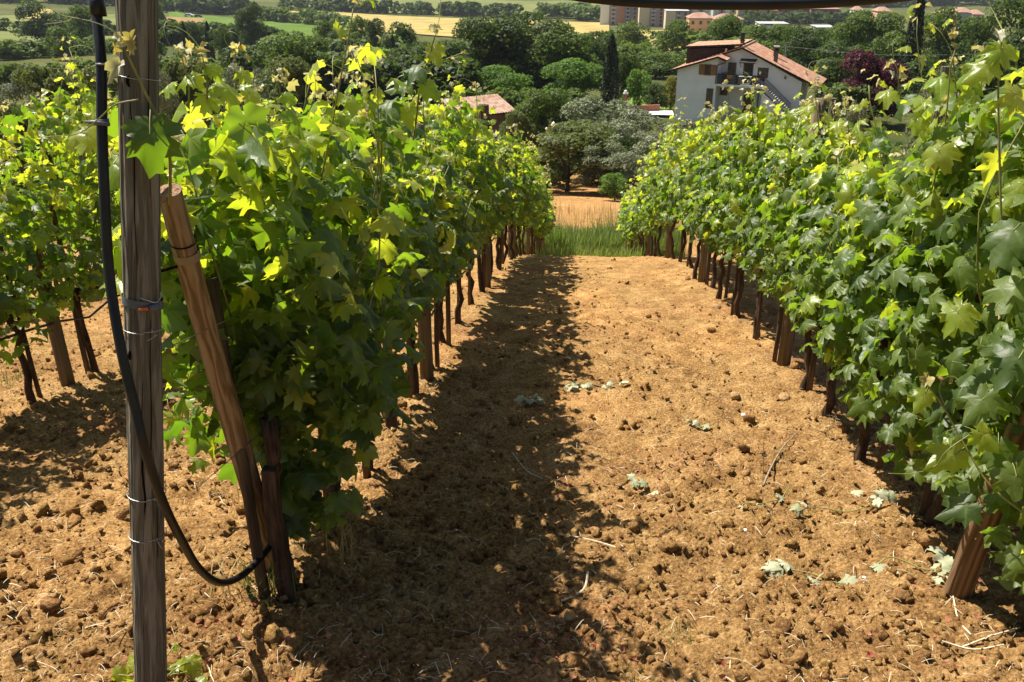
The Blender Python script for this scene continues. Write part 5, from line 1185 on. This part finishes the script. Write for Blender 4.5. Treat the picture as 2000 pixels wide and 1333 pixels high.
# ------------------------------------------------------------------ town
PLA = {'white': mat('town_white', (.78, .75, .71), .9, .1), 'cream': mat('town_cream', (.62, .50, .34), .9, .1), 'brown': mat('town_brown', (.36, .26, .22), .9, .1, (.44, .32, .27), .2), 'orange': mat('town_orange', (.55, .24, .12), .9, .1),
       'ochre': mat('town_ochre', (.42, .33, .17), .9, .1), 'red': mat('town_red', (.34, .13, .09), .9, .1), 'peach': mat('town_peach', (.6, .36, .22), .9, .1), 'grey': mat('town_grey', (.42, .41, .40), .9, .1)}
WIN = mat('town_window', (.05, .045, .045), .4, .4); TROOF = mat('town_roof', (.30, .17, .12), .9, .1, (.38, .24, .18), .3)
def unit(name, x, z, m, y=-.06):
    key = ('u', name, m.name)
    if key not in CR:
        mb = MB(); mb.box(-x, x, -.05, .05, -z, z); me = bpy.data.meshes.new(name); me.from_pydata([tuple(v) for v in mb.v], [], mb.f); me.materials.append(m); CR[key] = me
    return CR[key]
def block(x0, x1, ytop, Y, col, label, storeys=5, side=None, roof='flat', balc=True, rz=.0, depth=12, base=None, cat='building'):
    A = at(x0, 40, Y); B = at(x1, 40, Y); wd = (B[0]-A[0]); zb = g1((A[0]+B[0])/2, Y); zt = at((x0+x1)/2, ytop, Y)[2]; h = max(4, zt-zb)
    t = thing('apartment_block' if cat == 'building' else 'town_house', label, cat, (A[0], Y, zb), R(rz)); sw = 0
    if side: sw = wd*side[1]
    mb = MB(); mb.box(sw, wd, 0, depth, -3, h); mb.build('wall', PLA[col], t)
    if side: mb = MB(); mb.box(0, sw-.002, -.15, depth, -3, h+.4); mb.build('end_wall', PLA[side[0]], t)
    if roof == 'tile':
        mb = MB(); mb.add([(-.5, -.6, h+.42), (wd+.5, -.6, h+.42), (wd+.5, depth+.5, h+.42), (-.5, depth+.5, h+.42), (wd*.3, depth*.5, h+2.6), (wd*.7, depth*.5, h+2.6)], [(0, 1, 5, 4), (1, 2, 5), (2, 3, 4, 5), (3, 0, 4), (0, 3, 2, 1)]); mb.build('roof', TROOF, t)
    else:
        mb = MB(); mb.box(-.2, wd+.2, -.2, depth+.2, h+.43, h+.7); mb.build('roof', TROOF if roof == 'red' else PLA['grey'], t)
    ncol = max(1, int((wd-sw)/3.4)); ws = (wd-sw)/ncol; fl = h/storeys
    for r in range(storeys):
        for c in range(ncol):
            o = bpy.data.objects.new('window', unit('window', .62, .75, WIN)); COL.objects.link(o); o.parent = t; o.location = (sw+ws*(c+.5), -.052, fl*(r+.55))
        if balc and r:
            for c in range(0, ncol, 2):
                o = bpy.data.objects.new('balcony', unit('balcony', 1.4, .5, PLA['grey'] if col != 'grey' else PLA['white'])); COL.objects.link(o); o.parent = t; o.location = (sw+ws*(c+.5), -.9, fl*r+.6); o.scale = (1, 3, 1)
    return t
block(1172, 1206, 9, 560, 'brown', 'apartment block with pale arched end wall at the left end of the town', 5, ('white', .5), 'tile', rz=-4)
block(1207, 1246, 7, 580, 'brown', 'brown apartment block with an orange stair panel, second from the left', 5, ('orange', .3), 'tile')
block(1248, 1298, 16, 545, 'brown', 'apartment block with a bright cream end wall in the town centre left', 5, ('cream', .4), 'flat')
block(1300, 1345, 24, 520, 'brown', 'lower apartment block with cream end wall, right of the bright one', 4, ('cream', .42), 'flat')
block(1262, 1322, 12, 640, 'white', 'white apartment block rising behind the cream end walls', 6, None, 'flat')
block(1330, 1384, 14, 640, 'grey', 'white and grey apartment block just under the sagging hose', 5, None, 'flat')
block(1346, 1392, 38, 430, 'peach', 'peach house with hipped tile roof in front of the town', 2, None, 'tile', False, cat='house')
block(1396, 1452, 40, 445, 'cream', 'low cream house with tile roof behind the green tree', 2, None, 'tile', False, cat='house')
block(1392, 1436, 20, 650, 'grey', 'pale block with white panels right of the town centre', 4, None, 'flat')
block(1440, 1515, 18, 640, 'ochre', 'long ochre apartment block with rows of balconies', 5, None, 'red')
block(1517, 1580, 20, 620, 'red', 'long red brown terrace, left half', 3, None, 'red'); block(1582, 1640, 20, 615, 'red', 'long red brown terrace, right half', 3, None, 'red')
block(1486, 1542, 50, 400, 'white', 'flat white low building in front of the tree belt', 1, None, 'flat', False); block(1600, 1636, 58, 360, 'grey', 'grey roofed low building right of the tree belt', 1, None, 'flat', False)
for k, (x0, x1, yt, Y, c, lb) in enumerate([(1668, 1684, 22, 600, 'white', 'small white house on the wooded slope'), (1712, 1738, 24, 560, 'peach', 'peach house left of the very tall cypress'), (1835, 1866, 30, 500, 'red', 'red roofed house right of the tall green tree'), (1868, 1896, 26, 520, 'grey', 'grey house with tile roof beside the massive tree'), (1866, 1890, 58, 400, 'peach', 'low peach house below the grey one'), (1898, 1920, 30, 540, 'cream', 'cream house at the edge of the massive tree')]):
    block(x0, x1, yt, Y, c, lb, 2, None, 'tile', False, cat='house')


# ------------------------------------------------------------------ thin summer haze over the valley
hm = bpy.data.materials.new('haze'); hm.use_nodes = True; hn = hm.node_tree; hn.nodes.remove(hn.nodes['Principled BSDF'])
pv = hn.nodes.new('ShaderNodeVolumePrincipled'); pv.inputs['Color'].default_value = (.86, .92, 1, 1); pv.inputs['Density'].default_value = .00009; pv.inputs['Anisotropy'].default_value = .2
hn.links.new(pv.outputs[0], hn.nodes['Material Output'].inputs['Volume'])
mb = MB(); mb.box(-7200, 7200, -70, 6300, -90, 420); o = mb.build('haze', hm); tag(o, kind='stuff')
